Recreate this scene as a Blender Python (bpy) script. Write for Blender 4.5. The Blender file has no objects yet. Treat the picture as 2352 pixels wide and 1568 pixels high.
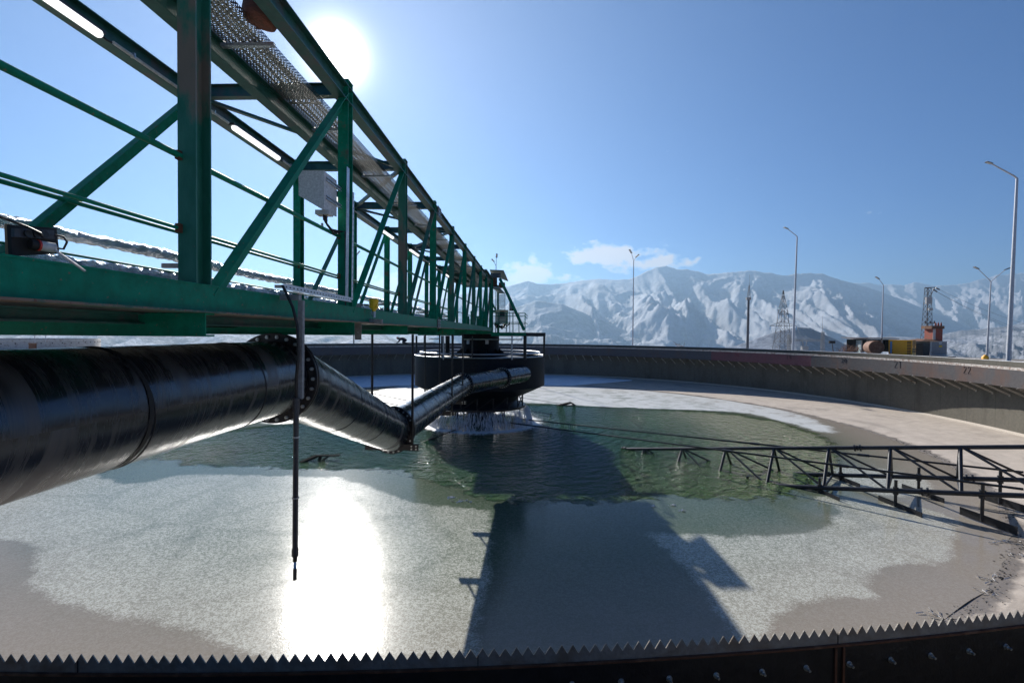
import bpy, bmesh, math, random
from mathutils import Vector, Matrix, noise
random.seed(7)
PI = math.pi
C = bpy.context.scene.collection
# ------------------------------------------------------------------ camera
F, PIT, ROLL = 1085.0, 0.017, 0.0075           # focal length in px of a 2352 px wide frame
cam = bpy.data.cameras.new("camera"); camo = bpy.data.objects.new("camera", cam); C.objects.link(camo)
cam.sensor_width = 36; cam.lens = 36*F/2352; cam.clip_start = 0.05; cam.clip_end = 60000
camo.rotation_mode = 'XYZ'
camo.matrix_world = Matrix.Rotation(PI/2-PIT, 4, 'X') @ Matrix.Rotation(ROLL, 4, 'Z')
bpy.context.scene.camera = camo
def ray(x, y):
    u = (x-1176)/F; v = -(y-784)/F
    c, s = math.cos(ROLL), math.sin(ROLL); u, v = c*u-s*v, s*u+c*v
    cp, sp = math.cos(PIT), math.sin(PIT)
    return Vector((u, cp+v*sp, v*cp-sp))
def at(x, y, Y): r = ray(x, y); return r*(Y/r.y)         # point of a sight line at depth Y
def atz(x, y, z): r = ray(x, y); return r*(z/r.z)        # point of a sight line on a level z
# ------------------------------------------------------------------ light
SUN = ray(773, 128).normalized()
EL = math.asin(SUN.z); AZ = math.atan2(SUN.x, SUN.y)
SC = bpy.context.scene
SC.view_settings.view_transform = 'Standard'; SC.view_settings.look = 'None'
SC.view_settings.exposure = 1.12; SC.view_settings.gamma = 1
SC.cycles.max_bounces = 7; SC.cycles.volume_bounces = 0; SC.cycles.transparent_max_bounces = 16
SC.cycles.sample_clamp_indirect = 6; SC.cycles.use_denoising = True
sl = bpy.data.lights.new("sun", 'SUN'); so = bpy.data.objects.new("sun", sl); C.objects.link(so)
sl.energy = 4.2; sl.angle = math.radians(0.55); sl.color = (1.0, 0.95, 0.88)
so.rotation_euler = SUN.to_track_quat('Z', 'Y').to_euler()

class NT:
    """small helper for writing node graphs"""
    def __init__(s, tree): s.t = tree; tree.nodes.clear()
    def n(s, typ, **kw):
        nd = s.t.nodes.new(typ)
        for k, v in kw.items():
            if k.startswith('_'): setattr(nd, k[1:], v)
        for k, v in kw.items():
            if not k.startswith('_'):
                key = int(k[1:]) if k[0] == 'i' and k[1:].isdigit() else k.replace('__', ' ')
                s.set(nd, key, v)
        return nd
    def set(s, nd, key, v):
        if hasattr(v, 'is_linked') or isinstance(v, bpy.types.NodeSocket): s.t.links.new(v, nd.inputs[key])
        else: nd.inputs[key].default_value = v
    def m(s, op, a, b=0.0, c=None, clamp=False):
        nd = s.t.nodes.new('ShaderNodeMath'); nd.operation = op; nd.use_clamp = clamp
        s.set(nd, 0, a); s.set(nd, 1, b)
        if c is not None: s.set(nd, 2, c)
        return nd.outputs[0]
    def noise(s, vec, scale, detail=4, rough=.55, dist=0):
        nd = s.n('ShaderNodeTexNoise', Scale=scale, Detail=detail, Roughness=rough, Distortion=dist)
        if vec is not None: s.t.links.new(vec, nd.inputs['Vector'])
        return nd.outputs[0]
    def ramp(s, fac, stops):
        nd = s.t.nodes.new('ShaderNodeValToRGB'); s.t.links.new(fac, nd.inputs[0]); e = nd.color_ramp.elements
        while len(e) < len(stops): e.new(0.5)
        for q, (p, c) in zip(e, stops):
            q.position = p; q.color = (c, c, c, 1) if isinstance(c, (int, float)) else (*c, 1)
        return nd.outputs[0]
    def mix(s, fac, a, b):
        nd = s.t.nodes.new('ShaderNodeMix'); nd.data_type = 'RGBA'
        for i, v in ((0, fac), (6, a), (7, b)):
            if isinstance(v, (tuple, list)): v = (*v, 1) if len(v) == 3 else v
            s.set(nd, i, v)
        return nd.outputs[2]
    def mapping(s, vec, scale=(1, 1, 1), loc=(0, 0, 0), rot=(0, 0, 0)):
        nd = s.t.nodes.new('ShaderNodeMapping'); s.t.links.new(vec, nd.inputs[0])
        nd.inputs['Scale'].default_value = scale; nd.inputs['Location'].default_value = loc; nd.inputs['Rotation'].default_value = rot
        return nd.outputs[0]
    def coord(s, which='Object'): return s.n('ShaderNodeTexCoord').outputs[which]
    def bump(s, h, strength, dist=.02, normal=None):
        nd = s.n('ShaderNodeBump', Strength=strength, Distance=dist); s.t.links.new(h, nd.inputs['Height'])
        if normal is not None: s.t.links.new(normal, nd.inputs['Normal'])
        return nd.outputs[0]

world = bpy.data.worlds.new("World"); SC.world = world; world.use_nodes = True
w = NT(world.node_tree)
sky = w.n('ShaderNodeTexSky', _sky_type='NISHITA', _sun_disc=False, _sun_elevation=EL, _sun_rotation=AZ,
          _altitude=2500, _air_density=1.0, _dust_density=0.25, _ozone_density=4.5)
gen = w.coord('Generated')
dotn = w.t.nodes.new('ShaderNodeVectorMath'); dotn.operation = 'DOT_PRODUCT'
w.t.links.new(gen, dotn.inputs[0]); dotn.inputs[1].default_value = SUN
ang = w.m('ARCCOSINE', w.m('MINIMUM', dotn.outputs['Value'], 1.0))          # angle from the sun, radians
aure = w.m('ADD', w.m('MULTIPLY', w.m('EXPONENT', w.m('MULTIPLY', ang, -72.0)), 240.0),
           w.m('MULTIPLY', w.m('EXPONENT', w.m('MULTIPLY', ang, -4.5)), 4.5))
sep = w.n('ShaderNodeSeparateXYZ', i0=gen)
azn = w.m('ARCTAN2', sep.outputs[0], sep.outputs[1]); eln = w.m('ARCSINE', sep.outputs[2])
# clouds low over the range: banks given by azimuth and elevation, broken up by noise
cv = w.n('ShaderNodeCombineXYZ', X=azn, Y=w.m('MULTIPLY', eln, 1.6), Z=0.3).outputs[0]
cn = w.noise(cv, 21, 9, .6, .15)
tot = None
for (a0, e0, sa, se, k) in ((.035, .122, .045, .022, 1.1), (.045, .155, .015, .014, .85), (.20, .160, .075, .017, 1.15), (.27, .145, .09, .014, 1.0), (.30, .15, .04, .010, .8),
                            (-.20, .085, .10, .035, 1.05), (-.31, .11, .05, .02, .8), (.11, .115, .05, .01, .7), (-1.2, .12, .3, .04, .8), (.66, .163, .02, .006, .35)):
    g = w.m('EXPONENT', w.m('MULTIPLY', w.m('ADD', w.m('POWER', w.m('ABSOLUTE', w.m('DIVIDE', w.m('SUBTRACT', azn, a0), sa)), 2.0),
                                            w.m('POWER', w.m('ABSOLUTE', w.m('DIVIDE', w.m('SUBTRACT', eln, e0), se)), 2.0)), -0.5))
    g = w.m('MULTIPLY', g, k); tot = g if tot is None else w.m('MAXIMUM', tot, g)
cm = w.m('ADD', w.m('MULTIPLY', tot, 1.02), w.m('MULTIPLY', w.m('SUBTRACT', cn, .5), 2.4))
cm = w.m('MULTIPLY', w.m('SUBTRACT', cm, .50), 3.0, clamp=True)
skyc = w.mix(w.m('MULTIPLY', cm, .85), sky.outputs[0], (36, 17.5, 15))
hs = w.n('ShaderNodeHueSaturation', Saturation=1.4, Value=.95, Color=skyc)
addc = w.t.nodes.new('ShaderNodeMix'); addc.data_type = 'RGBA'; addc.blend_type = 'ADD'; addc.inputs[0].default_value = 1
tint = w.t.nodes.new('ShaderNodeMix'); tint.data_type = 'RGBA'; tint.blend_type = 'MULTIPLY'; tint.inputs[0].default_value = 1; w.t.links.new(hs.outputs[0], tint.inputs[6]); tint.inputs[7].default_value = (.24, .68, .84, 1); w.t.links.new(tint.outputs[2], addc.inputs[6])
sc_ = w.n('ShaderNodeVectorMath', _operation='SCALE', i0=(1.0, .95, .88)); w.t.links.new(aure, sc_.inputs['Scale'])
w.t.links.new(sc_.outputs[0], addc.inputs[7])
bg = w.n('ShaderNodeBackground', Strength=0.055); w.t.links.new(addc.outputs[2], bg.inputs[0])
wo = w.n('ShaderNodeOutputWorld', Surface=bg.outputs[0])

# ------------------------------------------------------------------ mesh building
def tag(o, label=None, cat=None, group=None, kind=None):
    if label: o['label'] = label
    if cat: o['category'] = cat
    if group: o['group'] = group
    if kind: o['kind'] = kind
    return o
def thing(name, label, cat, loc=(0, 0, 0), group=None):
    o = bpy.data.objects.new(name, None); C.objects.link(o); o.location = loc; o.empty_display_size = .1
    return tag(o, label, cat, group)
def frame(d, up=(0, 0, 1)):
    d = Vector(d).normalized(); up = Vector(up)
    if abs(d.dot(up)) > .98: up = Vector((0, 1, 0))
    s = d.cross(up).normalized(); u = s.cross(d).normalized()
    return d, s, u
class MB:
    def __init__(s): s.v = []; s.f = []; s.sm = []; s.uv = {}
    def face(s, idx, smooth=False, uv=None):
        if uv: s.uv[len(s.f)] = uv
        s.f.append(tuple(idx)); s.sm.append(smooth)
    def quad(s, *p):
        i = len(s.v); s.v += [Vector(q) for q in p]; s.face(range(i, i+len(p)))
    def prism(s, p0, p1, prof, up=(0, 0, 1)):
        """sweep a closed 2-D profile (side, up) from p0 to p1"""
        p0, p1 = Vector(p0), Vector(p1); d, sd, u = frame(p1-p0, up); n = len(prof); i = len(s.v)
        for p in (p0, p1):
            s.v += [p+sd*a+u*b for a, b in prof]
        for k in range(n):
            j = (k+1) % n; s.face((i+k, i+j, i+n+j, i+n+k))
        s.face([i+k for k in range(n)][::-1]); s.face([i+n+k for k in range(n)])
    def beam(s, p0, p1, w, h, up=(0, 0, 1)):
        s.prism(p0, p1, [(-w/2, -h/2), (w/2, -h/2), (w/2, h/2), (-w/2, h/2)], up)
    def ibeam(s, p0, p1, w, h, up=(0, 0, 1), tf=.012, tw=.009):
        a, b = w/2, h/2
        s.prism(p0, p1, [(-a, -b), (a, -b), (a, -b+tf), (tw/2, -b+tf), (tw/2, b-tf), (a, b-tf), (a, b), (-a, b), (-a, b-tf), (-tw/2, b-tf), (-tw/2, -b+tf), (-a, -b+tf)], up)
    def cbeam(s, p0, p1, w, h, up=(0, 0, 1), t=.012, side=1):
        a, b = w/2, h/2; pr = [(-a, -b), (a, -b), (a, -b+t), (-a+t, -b+t), (-a+t, b-t), (a, b-t), (a, b), (-a, b)]
        s.prism(p0, p1, [(x*side, y) for x, y in pr], up)
    def lbeam(s, p0, p1, w, h, up=(0, 0, 1), t=.012, sx=1, sy=1):
        pr = [(0, 0), (w, 0), (w, t), (t, t), (t, h), (0, h)]
        s.prism(p0, p1, [(sx*(x-w/2), sy*(y-h/2)) for x, y in pr], up)
    def box(s, c, d, rz=0):
        c = Vector(c); ca, sa = math.cos(rz), math.sin(rz)
        X = Vector((ca, sa, 0)); Yv = Vector((-sa, ca, 0))
        s.prism(c-Yv*d[1]/2, c+Yv*d[1]/2, [(-d[0]/2, -d[2]/2), (d[0]/2, -d[2]/2), (d[0]/2, d[2]/2), (-d[0]/2, d[2]/2)])
    def tube(s, pts, r, n=10, caps=True, closed=False):
        pts = [Vector(p) for p in pts]; m = len(pts); rr = r if isinstance(r, (list, tuple)) else [r]*m
        base = len(s.v); pu = None; L = 0; Ls = []
        for k, p in enumerate(pts):
            if closed: d = (pts[(k+1) % m]-pts[k-1])
            else: d = pts[min(k+1, m-1)]-pts[max(k-1, 0)]
            d.normalize()
            if pu is None: _, sd, u = frame(d)
            else:
                u = (pu-d*pu.dot(d)).normalized(); sd = d.cross(u)
            pu = u
            if k: L += (p-pts[k-1]).length
            Ls.append(L)
            sc = 1.0
            if 0 < k < m-1 and not closed:
                a = (pts[k]-pts[k-1]).normalized(); sc = 1/max(.5, d.dot(a))
            for q in range(n):
                t = 2*PI*q/n; off = sd*math.cos(t)+u*math.sin(t)
                s.v.append(p+off*rr[k]*(1 if sc == 1 else 1+(sc-1)*.6))
        for k in range(m if closed else m-1):
            k2 = (k+1) % m
            for q in range(n):
                q2 = (q+1) % n
                s.face((base+k*n+q, base+k*n+q2, base+k2*n+q2, base+k2*n+q), True,
                       [(Ls[k], q/n), (Ls[k], (q+1)/n), (Ls[k2], (q+1)/n), (Ls[k2], q/n)])
        if caps and not closed:
            for k, rev in ((0, True), (m-1, False)):
                i = len(s.v); s.v += [Vector(s.v[base+k*n+q]) for q in range(n)]
                ix = [i+q for q in range(n)]; s.face(ix[::-1] if rev else ix)
    def cyl(s, p0, p1, r, n=12): s.tube([p0, p1], r, n)
    def rev(s, prof, c=(0, 0), n=64, a0=0, a1=2*PI, smooth=True, closed=False):
        """revolve a profile of (radius, z) about a vertical axis; angle measured clockwise from +Y"""
        full = abs(a1-a0-2*PI) < 1e-6; m = n if full else n+1
        prof = list(prof)
        segs = [(prof[i], prof[i+1]) for i in range(len(prof)-1)] + ([(prof[-1], prof[0])] if closed else [])
        for (r0, z0), (r1, z1) in segs:
            i = len(s.v)
            for k in range(m):
                a = a0+(a1-a0)*k/n
                for r, z in ((r0, z0), (r1, z1)): s.v.append(Vector((c[0]+math.sin(a)*r, c[1]+math.cos(a)*r, z)))
            for k in range(n):
                k2 = (k+1) % m
                s.face((i+2*k, i+2*k2, i+2*k2+1, i+2*k+1), smooth)
    def build(s, name, mat, parent=None, loc=None, kind=None, label=None):
        me = bpy.data.meshes.new(name)
        if parent is not None:
            q = parent
            while q.parent: q = q.parent
            off = Vector(q.location)
        else: off = Vector(loc) if loc else Vector((0, 0, 0))
        me.from_pydata([tuple(Vector(p)-off) for p in s.v], [], s.f)
        me.polygons.foreach_set('use_smooth', s.sm)
        if s.uv:
            ul = me.uv_layers.new(name='UVMap').data
            for fi, uvs in s.uv.items():
                for li, uv in zip(me.polygons[fi].loop_indices, uvs): ul[li].uv = uv
        me.validate(); bm_ = bmesh.new(); bm_.from_mesh(me); bmesh.ops.recalc_face_normals(bm_, faces=bm_.faces); bm_.to_mesh(me); bm_.free(); me.update()
        o = bpy.data.objects.new(name, me); C.objects.link(o)
        if mat: me.materials.append(mat)
        if parent is not None: o.parent = parent
        else: o.location = off
        if kind: o['kind'] = kind
        if label: o['label'] = label
        return o
def copy_tree(o, parent=None):
    c = o.copy(); C.objects.link(c); c.parent = parent
    for ch in list(o.children): copy_tree(ch, c)
    return c

# ------------------------------------------------------------------ materials
def newmat(name):
    m = bpy.data.materials.new(name); m.use_nodes = True; return m, NT(m.node_tree)
def pbr(name, col, rough=.5, metal=0, worn=None, wscale=3, wamt=.5, grain=.15, bump=.15, bscale=60, stretch=(1, 1, 1), spec=.5, mottling=None, coords='Object', extra=None):
    """one painted or bare surface: base colour with mottling, a worn colour in patches, roughness breakup and fine bump"""
    m, t = newmat(name); co = t.mapping(t.coord(coords), stretch)
    n1 = t.noise(co, wscale, 6, .62, .3); n2 = t.noise(co, wscale*7, 5, .6); n3 = t.noise(co, bscale, 3, .6)
    c2 = mottling or tuple(min(1, x*1.5+.004) for x in col); c0 = tuple(x*(1-grain*1.6) for x in col)
    base = t.mix(t.ramp(n2, [(.3, 0), (.75, 1)]), c0, c2)
    if worn:
        lo = .5+(.5-wamt)*.45
        mask = t.ramp(t.m('ADD', t.m('MULTIPLY', n1, .7), t.m('MULTIPLY', n2, .3)), [(lo, 0), (min(.99, lo+.07), 1)])
        base = t.mix(t.m('MULTIPLY', mask, .85), base, worn)
    if extra:
        n4 = t.noise(co, extra[1], 5, .7, .2); base = t.mix(t.ramp(n4, [(extra[2], 0), (min(.99, extra[2]+.05), .9)]), base, extra[0])
    r = t.m('ADD', rough-.12, t.m('MULTIPLY', n2, .28))
    p = t.n('ShaderNodeBsdfPrincipled', Base__Color=base, Roughness=r, Metallic=metal)
    p.inputs['Specular IOR Level'].default_value = spec
    t.t.links.new(t.bump(t.m('ADD', n3, t.m('MULTIPLY', n2, .6)), bump, .01), p.inputs['Normal'])
    t.n('ShaderNodeOutputMaterial', Surface=p.outputs[0])
    return m
M = {}
M['green'] = pbr('green_paint', (.001, .22, .115), .5, 0, (.10, .072, .05), 1.6, .30, .2, .12, 90, mottling=(.004, .26, .15), spec=.18, extra=((.20, .13, .09), 30, .635))
M['green_dirty'] = pbr('green_paint_weathered', (.006, .18, .10), .5, 0, (.20, .14, .10), 1.3, .42, .2, .2, 80, mottling=(.04, .20, .14), stretch=(1, 1, .35), extra=((.17, .12, .09), 30, .68))
M['green_dark'] = pbr('green_paint_grey_patches', (.010, .10, .075), .45, 0, (.07, .075, .075), 1.2, .5, .2, .12, 90, mottling=(.03, .14, .115))
M['green_flange'] = pbr('flange_rusty_green', (.05, .13, .09), .6, 0, (.27, .16, .11), 3, .62, .2, .25, 60, extra=((.16, .06, .03), 22, .6))
M['grey_green'] = pbr('beam_underside_grey', (.05, .065, .065), .5, .1, (.16, .15, .13), 2, .55, .2, .25, 50)
M['black_steel'] = pbr('black_steel', (.012, .013, .017), .38, .1, (.06, .055, .05), 3, .3, .2, .15, 70)
M['black_wet'] = pbr('black_wet_steel', (.009, .011, .017), .36, .0, (.05, .045, .04), 3, .25, .2, .15, 70)
M['rod'] = pbr('black_rod', (.010, .011, .013), .35, .2, (.10, .05, .03), 5, .22, .2, .15, 70)
M['rake'] = pbr('rake_tube_black', (.018, .020, .026), .38, .1, (.10, .055, .03), 2.2, .22, .2, .2, 60)
M['rust'] = pbr('rusty_steel', (.13, .055, .028), .8, .1, (.22, .12, .07), 2, .5, .2, .4, 30)
M['galv'] = pbr('galvanised_steel', (.42, .44, .47), .38, .75, (.62, .64, .66), 9, .5, .15, .1, 60)
M['bolt'] = pbr('zinc_bolt', (.50, .54, .55), .35, .8, (.25, .2, .15), 9, .3, .15, .1, 60)
M['grey_paint'] = pbr('grey_painted_steel', (.24, .235, .23), .55, .1, (.30, .22, .15), 3, .35, .15, .15, 50, extra=((.03, .012, .006), 9, .70))
M['box_white'] = pbr('cabinet_grey_white', (.52, .52, .51), .5, 0, (.42, .40, .36), 6, .3, .1, .06, 60)
M['yellow'] = pbr('yellow_paint', (.85, .46, .004), .4, 0, (.6, .38, .02), 6, .3, .1, .05, 60)
M['orange'] = pbr('orange_yellow_paint', (1.0, .36, .002), .45, 0, (.95, .32, .004), 2, .4, .1, .05, 60)
M['blue_strip'] = pbr('blue_sign_strip', (.08, .28, .55), .5)
M['dark'] = pbr('dark_opening', (.012, .011, .010), .7)
M['blk_rubber'] = pbr('black_rubber', (.012, .012, .012), .45)
M['plastic_grey'] = pbr('dark_grey_plastic', (.035, .038, .045), .35, 0, (.07, .07, .07), 6, .3)
M['plastic_white'] = pbr('pale_plastic', (.50, .49, .46), .45)
M['red_plastic'] = pbr('red_plastic', (.5, .03, .02), .4)
M['wood'] = pbr('wooden_board', (.25, .15, .08), .7, 0, (.35, .22, .12), 4, .5, stretch=(1, 8, 1))
M['lamp_pole'] = pbr('pale_grey_pole', (.42, .43, .46), .45, .2, (.34, .34, .35), 3, .3)
M['dark_pole'] = pbr('dark_mast', (.07, .07, .08), .5, .3)
M['lattice'] = pbr('lattice_steel', (.11, .11, .115), .6, .3, (.18, .12, .09), .8, .4)
M['lattice_pale'] = pbr('lattice_steel_pale', (.26, .26, .26), .6, .2)
M['corr'] = pbr('corrugated_sheet', (.35, .42, .44), .5, .3)
M['roof_dark'] = pbr('dark_roof', (.05, .04, .04), .7)
M['white_paint'] = pbr('worn_white_render', (.50, .47, .43), .7, 0, (.3, .2, .15), 2.5, .4)
M['red_rust'] = pbr('red_oxide_paint', (.26, .045, .02), .7, 0, (.18, .09, .06), 2, .45)
M['brown_tank'] = pbr('rusted_tank_shell', (.19, .10, .065), .75, .1, (.10, .045, .025), 1.2, .5, bump=.3)
M['wrap'] = pbr('brown_wrapped_sacking', (.22, .075, .045), .8, 0, (.12, .05, .03), 8, .5, stretch=(1, 1, 5), bump=.6, bscale=30)
M['cloth_dark'] = pbr('dark_work_clothes', (.03, .03, .045), .9)
M['skin'] = pbr('skin', (.42, .22, .15), .6)
M['red_cap'] = pbr('red_hat', (.55, .02, .02), .6)
M['snow_thin'] = pbr('thin_snow', (.80, .82, .86), .8, 0, (.62, .62, .62), 5, .4, .05, .3, 40)

# painted pipe with circumferential scuffs and dry runs (UV: metres along, turns round)
def pipe_mat():
    m, t = newmat('black_coated_pipe'); uv = t.coord('UV'); ob = t.coord('Object')
    ring = t.noise(t.mapping(uv, (26, 2.2, 1)), 1.0, 8, .72, .35)
    fine = t.noise(t.mapping(uv, (120, 5, 1)), 1.0, 4, .7, .2)
    big = t.noise(ob, 1.1, 5, .6, .6)
    sc = t.m('MULTIPLY', t.ramp(t.m('ADD', t.m('MULTIPLY', ring, .6), t.m('MULTIPLY', fine, .4)), [(.53, 0), (.66, 1)]), t.ramp(big, [(.42, 0), (.62, 1)]))
    wide = t.ramp(t.noise(t.mapping(uv, (3.0, 1.6, 1)), 1.0, 6, .7, .8), [(.53, 0), (.68, .8)])
    spots = t.ramp(t.noise(ob, 70, 3, .7), [(.70, 0), (.76, 1)])
    base = t.mix(t.m('MULTIPLY', sc, .75), (.0085, .0095, .0135), (.19, .155, .13))
    base = t.mix(wide, base, (.085, .070, .060))
    base = t.mix(t.m('MULTIPLY', spots, .35), base, (.22, .20, .18))
    orange = t.ramp(t.noise(ob, 1.7, 4, .6, 1.0), [(.71, 0), (.75, .8)])
    base = t.mix(orange, base, (.22, .085, .030))
    r = t.m('ADD', .22, t.m('MULTIPLY', t.m('ADD', sc, wide), .34)); r = t.m('ADD', r, t.m('MULTIPLY', t.m('SUBTRACT', fine, .5), .3))
    p = t.n('ShaderNodeBsdfPrincipled', Base__Color=base, Roughness=r)
    p.inputs['Specular IOR Level'].default_value = .95; p.inputs['Specular Tint'].default_value = (.75, .85, 1, 1)
    hh = t.m('ADD', t.m('MULTIPLY', ring, .5), t.m('MULTIPLY', fine, .35))
    nb = t.bump(hh, .35, .006); nb = t.bump(t.noise(ob, 2.2, 2, .5), .35, .05, nb)
    t.t.links.new(nb, p.inputs['Normal']); t.n('ShaderNodeOutputMaterial', Surface=p.outputs[0]); return m
M['pipe'] = pipe_mat()
# perforated tray: slotted holes are really open
def tray_mat():
    m, t = newmat('perforated_galvanised_sheet'); uv = t.coord('UV')
    s = t.n('ShaderNodeSeparateXYZ', i0=uv); U, V = s.outputs[0], s.outputs[1]
    row = t.m('FLOOR', t.m('DIVIDE', U, .030)); off = t.m('MULTIPLY', t.m('MODULO', row, 2.0), .5)
    a = t.m('SUBTRACT', t.m('FRACT', t.m('DIVIDE', U, .030)), .5)
    b = t.m('SUBTRACT', t.m('FRACT', t.m('ADD', t.m('DIVIDE', V, .034), off)), .5)
    rr = t.m('ADD', t.m('POWER', t.m('ABSOLUTE', t.m('DIVIDE', a, .21)), 2.0), t.m('POWER', t.m('ABSOLUTE', t.m('DIVIDE', b, .26)), 2.0))
    hole = t.m('LESS_THAN', rr, 1.0)
    seam = t.m('GREATER_THAN', t.m('ABSOLUTE', t.m('SUBTRACT', t.m('FRACT', t.m('DIVIDE', U, 2.0)), .5)), .485)
    hole = t.m('MULTIPLY', hole, t.m('SUBTRACT', 1.0, seam))
    n = t.noise(t.coord('Object'), 5, 5, .6)
    base = t.mix(t.ramp(n, [(.35, 0), (.7, 1)]), (.28, .26, .24), (.44, .42, .40))
    p = t.n('ShaderNodeBsdfPrincipled', Base__Color=base, Roughness=t.m('ADD', .22, t.m('MULTIPLY', n, .3)), Metallic=.85)
    t.t.links.new(t.bump(t.noise(t.coord('Object'), 14, 3, .6), .4, .02), p.inputs['Normal'])
    tr = t.n('ShaderNodeBsdfTransparent'); mx = t.n('ShaderNodeMixShader', i0=hole, i1=p.outputs[0], i2=tr.outputs[0])
    t.n('ShaderNodeOutputMaterial', Surface=mx.outputs[0]); return m
M['tray'] = tray_mat()
def foil_mat():
    m, t = newmat('crinkled_foil_lagging'); co = t.mapping(t.coord('UV'), (9, 5, 1))
    n = t.noise(co, 2.2, 7, .72, 1.2); v = t.n('ShaderNodeTexVoronoi', Scale=3.0); t.t.links.new(co, v.inputs['Vector'])
    p = t.n('ShaderNodeBsdfPrincipled', Base__Color=t.mix(n, (.55, .58, .62), (.80, .82, .85)), Roughness=.24, Metallic=1.0)
    t.t.links.new(t.bump(t.m('ADD', n, t.m('MULTIPLY', v.outputs[0], .5)), 1.0, .05), p.inputs['Normal'])
    t.n('ShaderNodeOutputMaterial', Surface=p.outputs[0]); return m
M['foil'] = foil_mat()
M['cream'] = pbr('cream_enamel', (.82, .74, .56), .45)
M['strut'] = pbr('strut_steel', (.40, .38, .34), .6, 0, (.12, .07, .05), 3, .4)
M['drum'] = pbr('drum_black', (.007, .009, .014), .5, 0, (.03, .028, .026), 1.2, .35, spec=.22)
def diffuser():
    m, t = newmat('lamp_diffuser')
    d = t.n('ShaderNodeBsdfDiffuse', Color=(.86, .87, .88, 1)); tl = t.n('ShaderNodeBsdfTranslucent', Color=(.9, .9, .92, 1))
    g = t.n('ShaderNodeBsdfGlossy', Color=(.9, .9, .9, 1), Roughness=.15)
    a = t.n('ShaderNodeMixShader', i0=.55, i1=d.outputs[0], i2=tl.outputs[0]); b = t.n('ShaderNodeMixShader', i0=.06, i1=a.outputs[0], i2=g.outputs[0])
    e_ = t.n('ShaderNodeEmission', Color=(1, 1, 1, 1), Strength=.45); ad = t.n('ShaderNodeAddShader', i0=b.outputs[0], i1=e_.outputs[0])
    t.n('ShaderNodeOutputMaterial', Surface=ad.outputs[0]); return m
M['diffuser'] = diffuser()
# surfaces wrapped round the tank: coordinates are (arc length, height) about the tank axis
def cylinder_coords(t):
    s = t.n('ShaderNodeSeparateXYZ', i0=t.coord('Object'))
    a = t.m('MULTIPLY', t.m('ARCTAN2', s.outputs[0], s.outputs[1]), 30.0)
    r = t.m('SQRT', t.m('ADD', t.m('POWER', s.outputs[0], 2.0), t.m('POWER', s.outputs[1], 2.0)))
    return t.n('ShaderNodeCombineXYZ', X=a, Y=r, Z=s.outputs[2]).outputs[0]
def round_mat(name, c0, c1, stain, rough=.8, metal=0, vs=.25, amt=.5, scale=1.2, bump=.3, seams=None):
    m, t = newmat(name); co = cylinder_coords(t)
    n1 = t.noise(t.mapping(co, (1, 1, vs)), scale, 7, .62, .3); n2 = t.noise(co, scale*9, 5, .65); n3 = t.noise(co, 30, 4, .6)
    base = t.mix(t.ramp(n2, [(.3, 0), (.7, 1)]), c0, c1)
    base = t.mix(t.m('MULTIPLY', t.ramp(n1, [(.62-amt*.25, 0), (.78-amt*.2, 1)]), .8), base, stain)
    if seams:
        s = t.n('ShaderNodeSeparateXYZ', i0=co)
        f = t.m('ABSOLUTE', t.m('SUBTRACT', t.m('FRACT', t.m('DIVIDE', s.outputs[0], seams)), .5))
        base = t.mix(t.m('MULTIPLY', t.m('GREATER_THAN', f, .492), .55), base, tuple(x*.45 for x in c0))
    p = t.n('ShaderNodeBsdfPrincipled', Base__Color=base, Roughness=t.m('ADD', rough-.1, t.m('MULTIPLY', n2, .2)), Metallic=metal)
    t.t.links.new(t.bump(t.m('ADD', n3, n2), bump, .02), p.inputs['Normal'])
    t.n('ShaderNodeOutputMaterial', Surface=p.outputs[0]); return m
M['wall'] = round_mat('wall_concrete', (.095, .087, .068), (.14, .128, .10), (.065, .057, .043), .85, 0, .3, .55, .8, .4, 1.9)
M['wall_top'] = round_mat('wall_top_snow', (.75, .76, .8), (.55, .55, .55), (.3, .29, .26), .8, 0, 1, .5, 1.5)
M['panel'] = round_mat('launder_steel', (.038, .040, .054), (.062, .065, .084), (.075, .05, .045), .5, .25, .5, .35, .7, .15)
M['panel_pale'] = round_mat('launder_steel_pale', (.047, .043, .047), (.080, .072, .072), (.11, .052, .032), .5, .25, .5, .65, .7, .15)
M['panel_red'] = round_mat('launder_steel_red_primer', (.11, .032, .045), (.13, .05, .062), (.07, .035, .045), .6, .1, .6, .5, .7, .15)
M['panel_black'] = round_mat('launder_black_side', (.012, .012, .014), (.028, .026, .026), (.05, .038, .03), .45, .1, .6, .35, .8, .2)
M['weir'] = round_mat('weir_plate_steel', (.24, .225, .20), (.36, .335, .30), (.17, .11, .065), .5, .2, 1, .62, 3, .2)
M['lime'] = round_mat('limescaled_weir', (.42, .38, .33), (.66, .63, .60), (.20, .10, .06), .8, 0, 1, .8, 7, .5)
# ------------------------------------------------------------------ ground, floor, water, ice
CX, CY = -2.156, 32.32
RW, RB, RO = 30.0, 31.2, 31.62
ZW, ZP, ZT, ZG, ZH = -1.607, -2.715, -1.40, -2.9, -6.1      # weir tip, launder underside, wall top, ground, water
AX = (CX, CY, 0)
def polar(rho, a, z): return Vector((CX+math.sin(a)*rho, CY+math.cos(a)*rho, z))
def floor_z(r): return -6.1+.1*(r-25.0) if r > 25 else -6.1+.13*(r-25.0)

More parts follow.
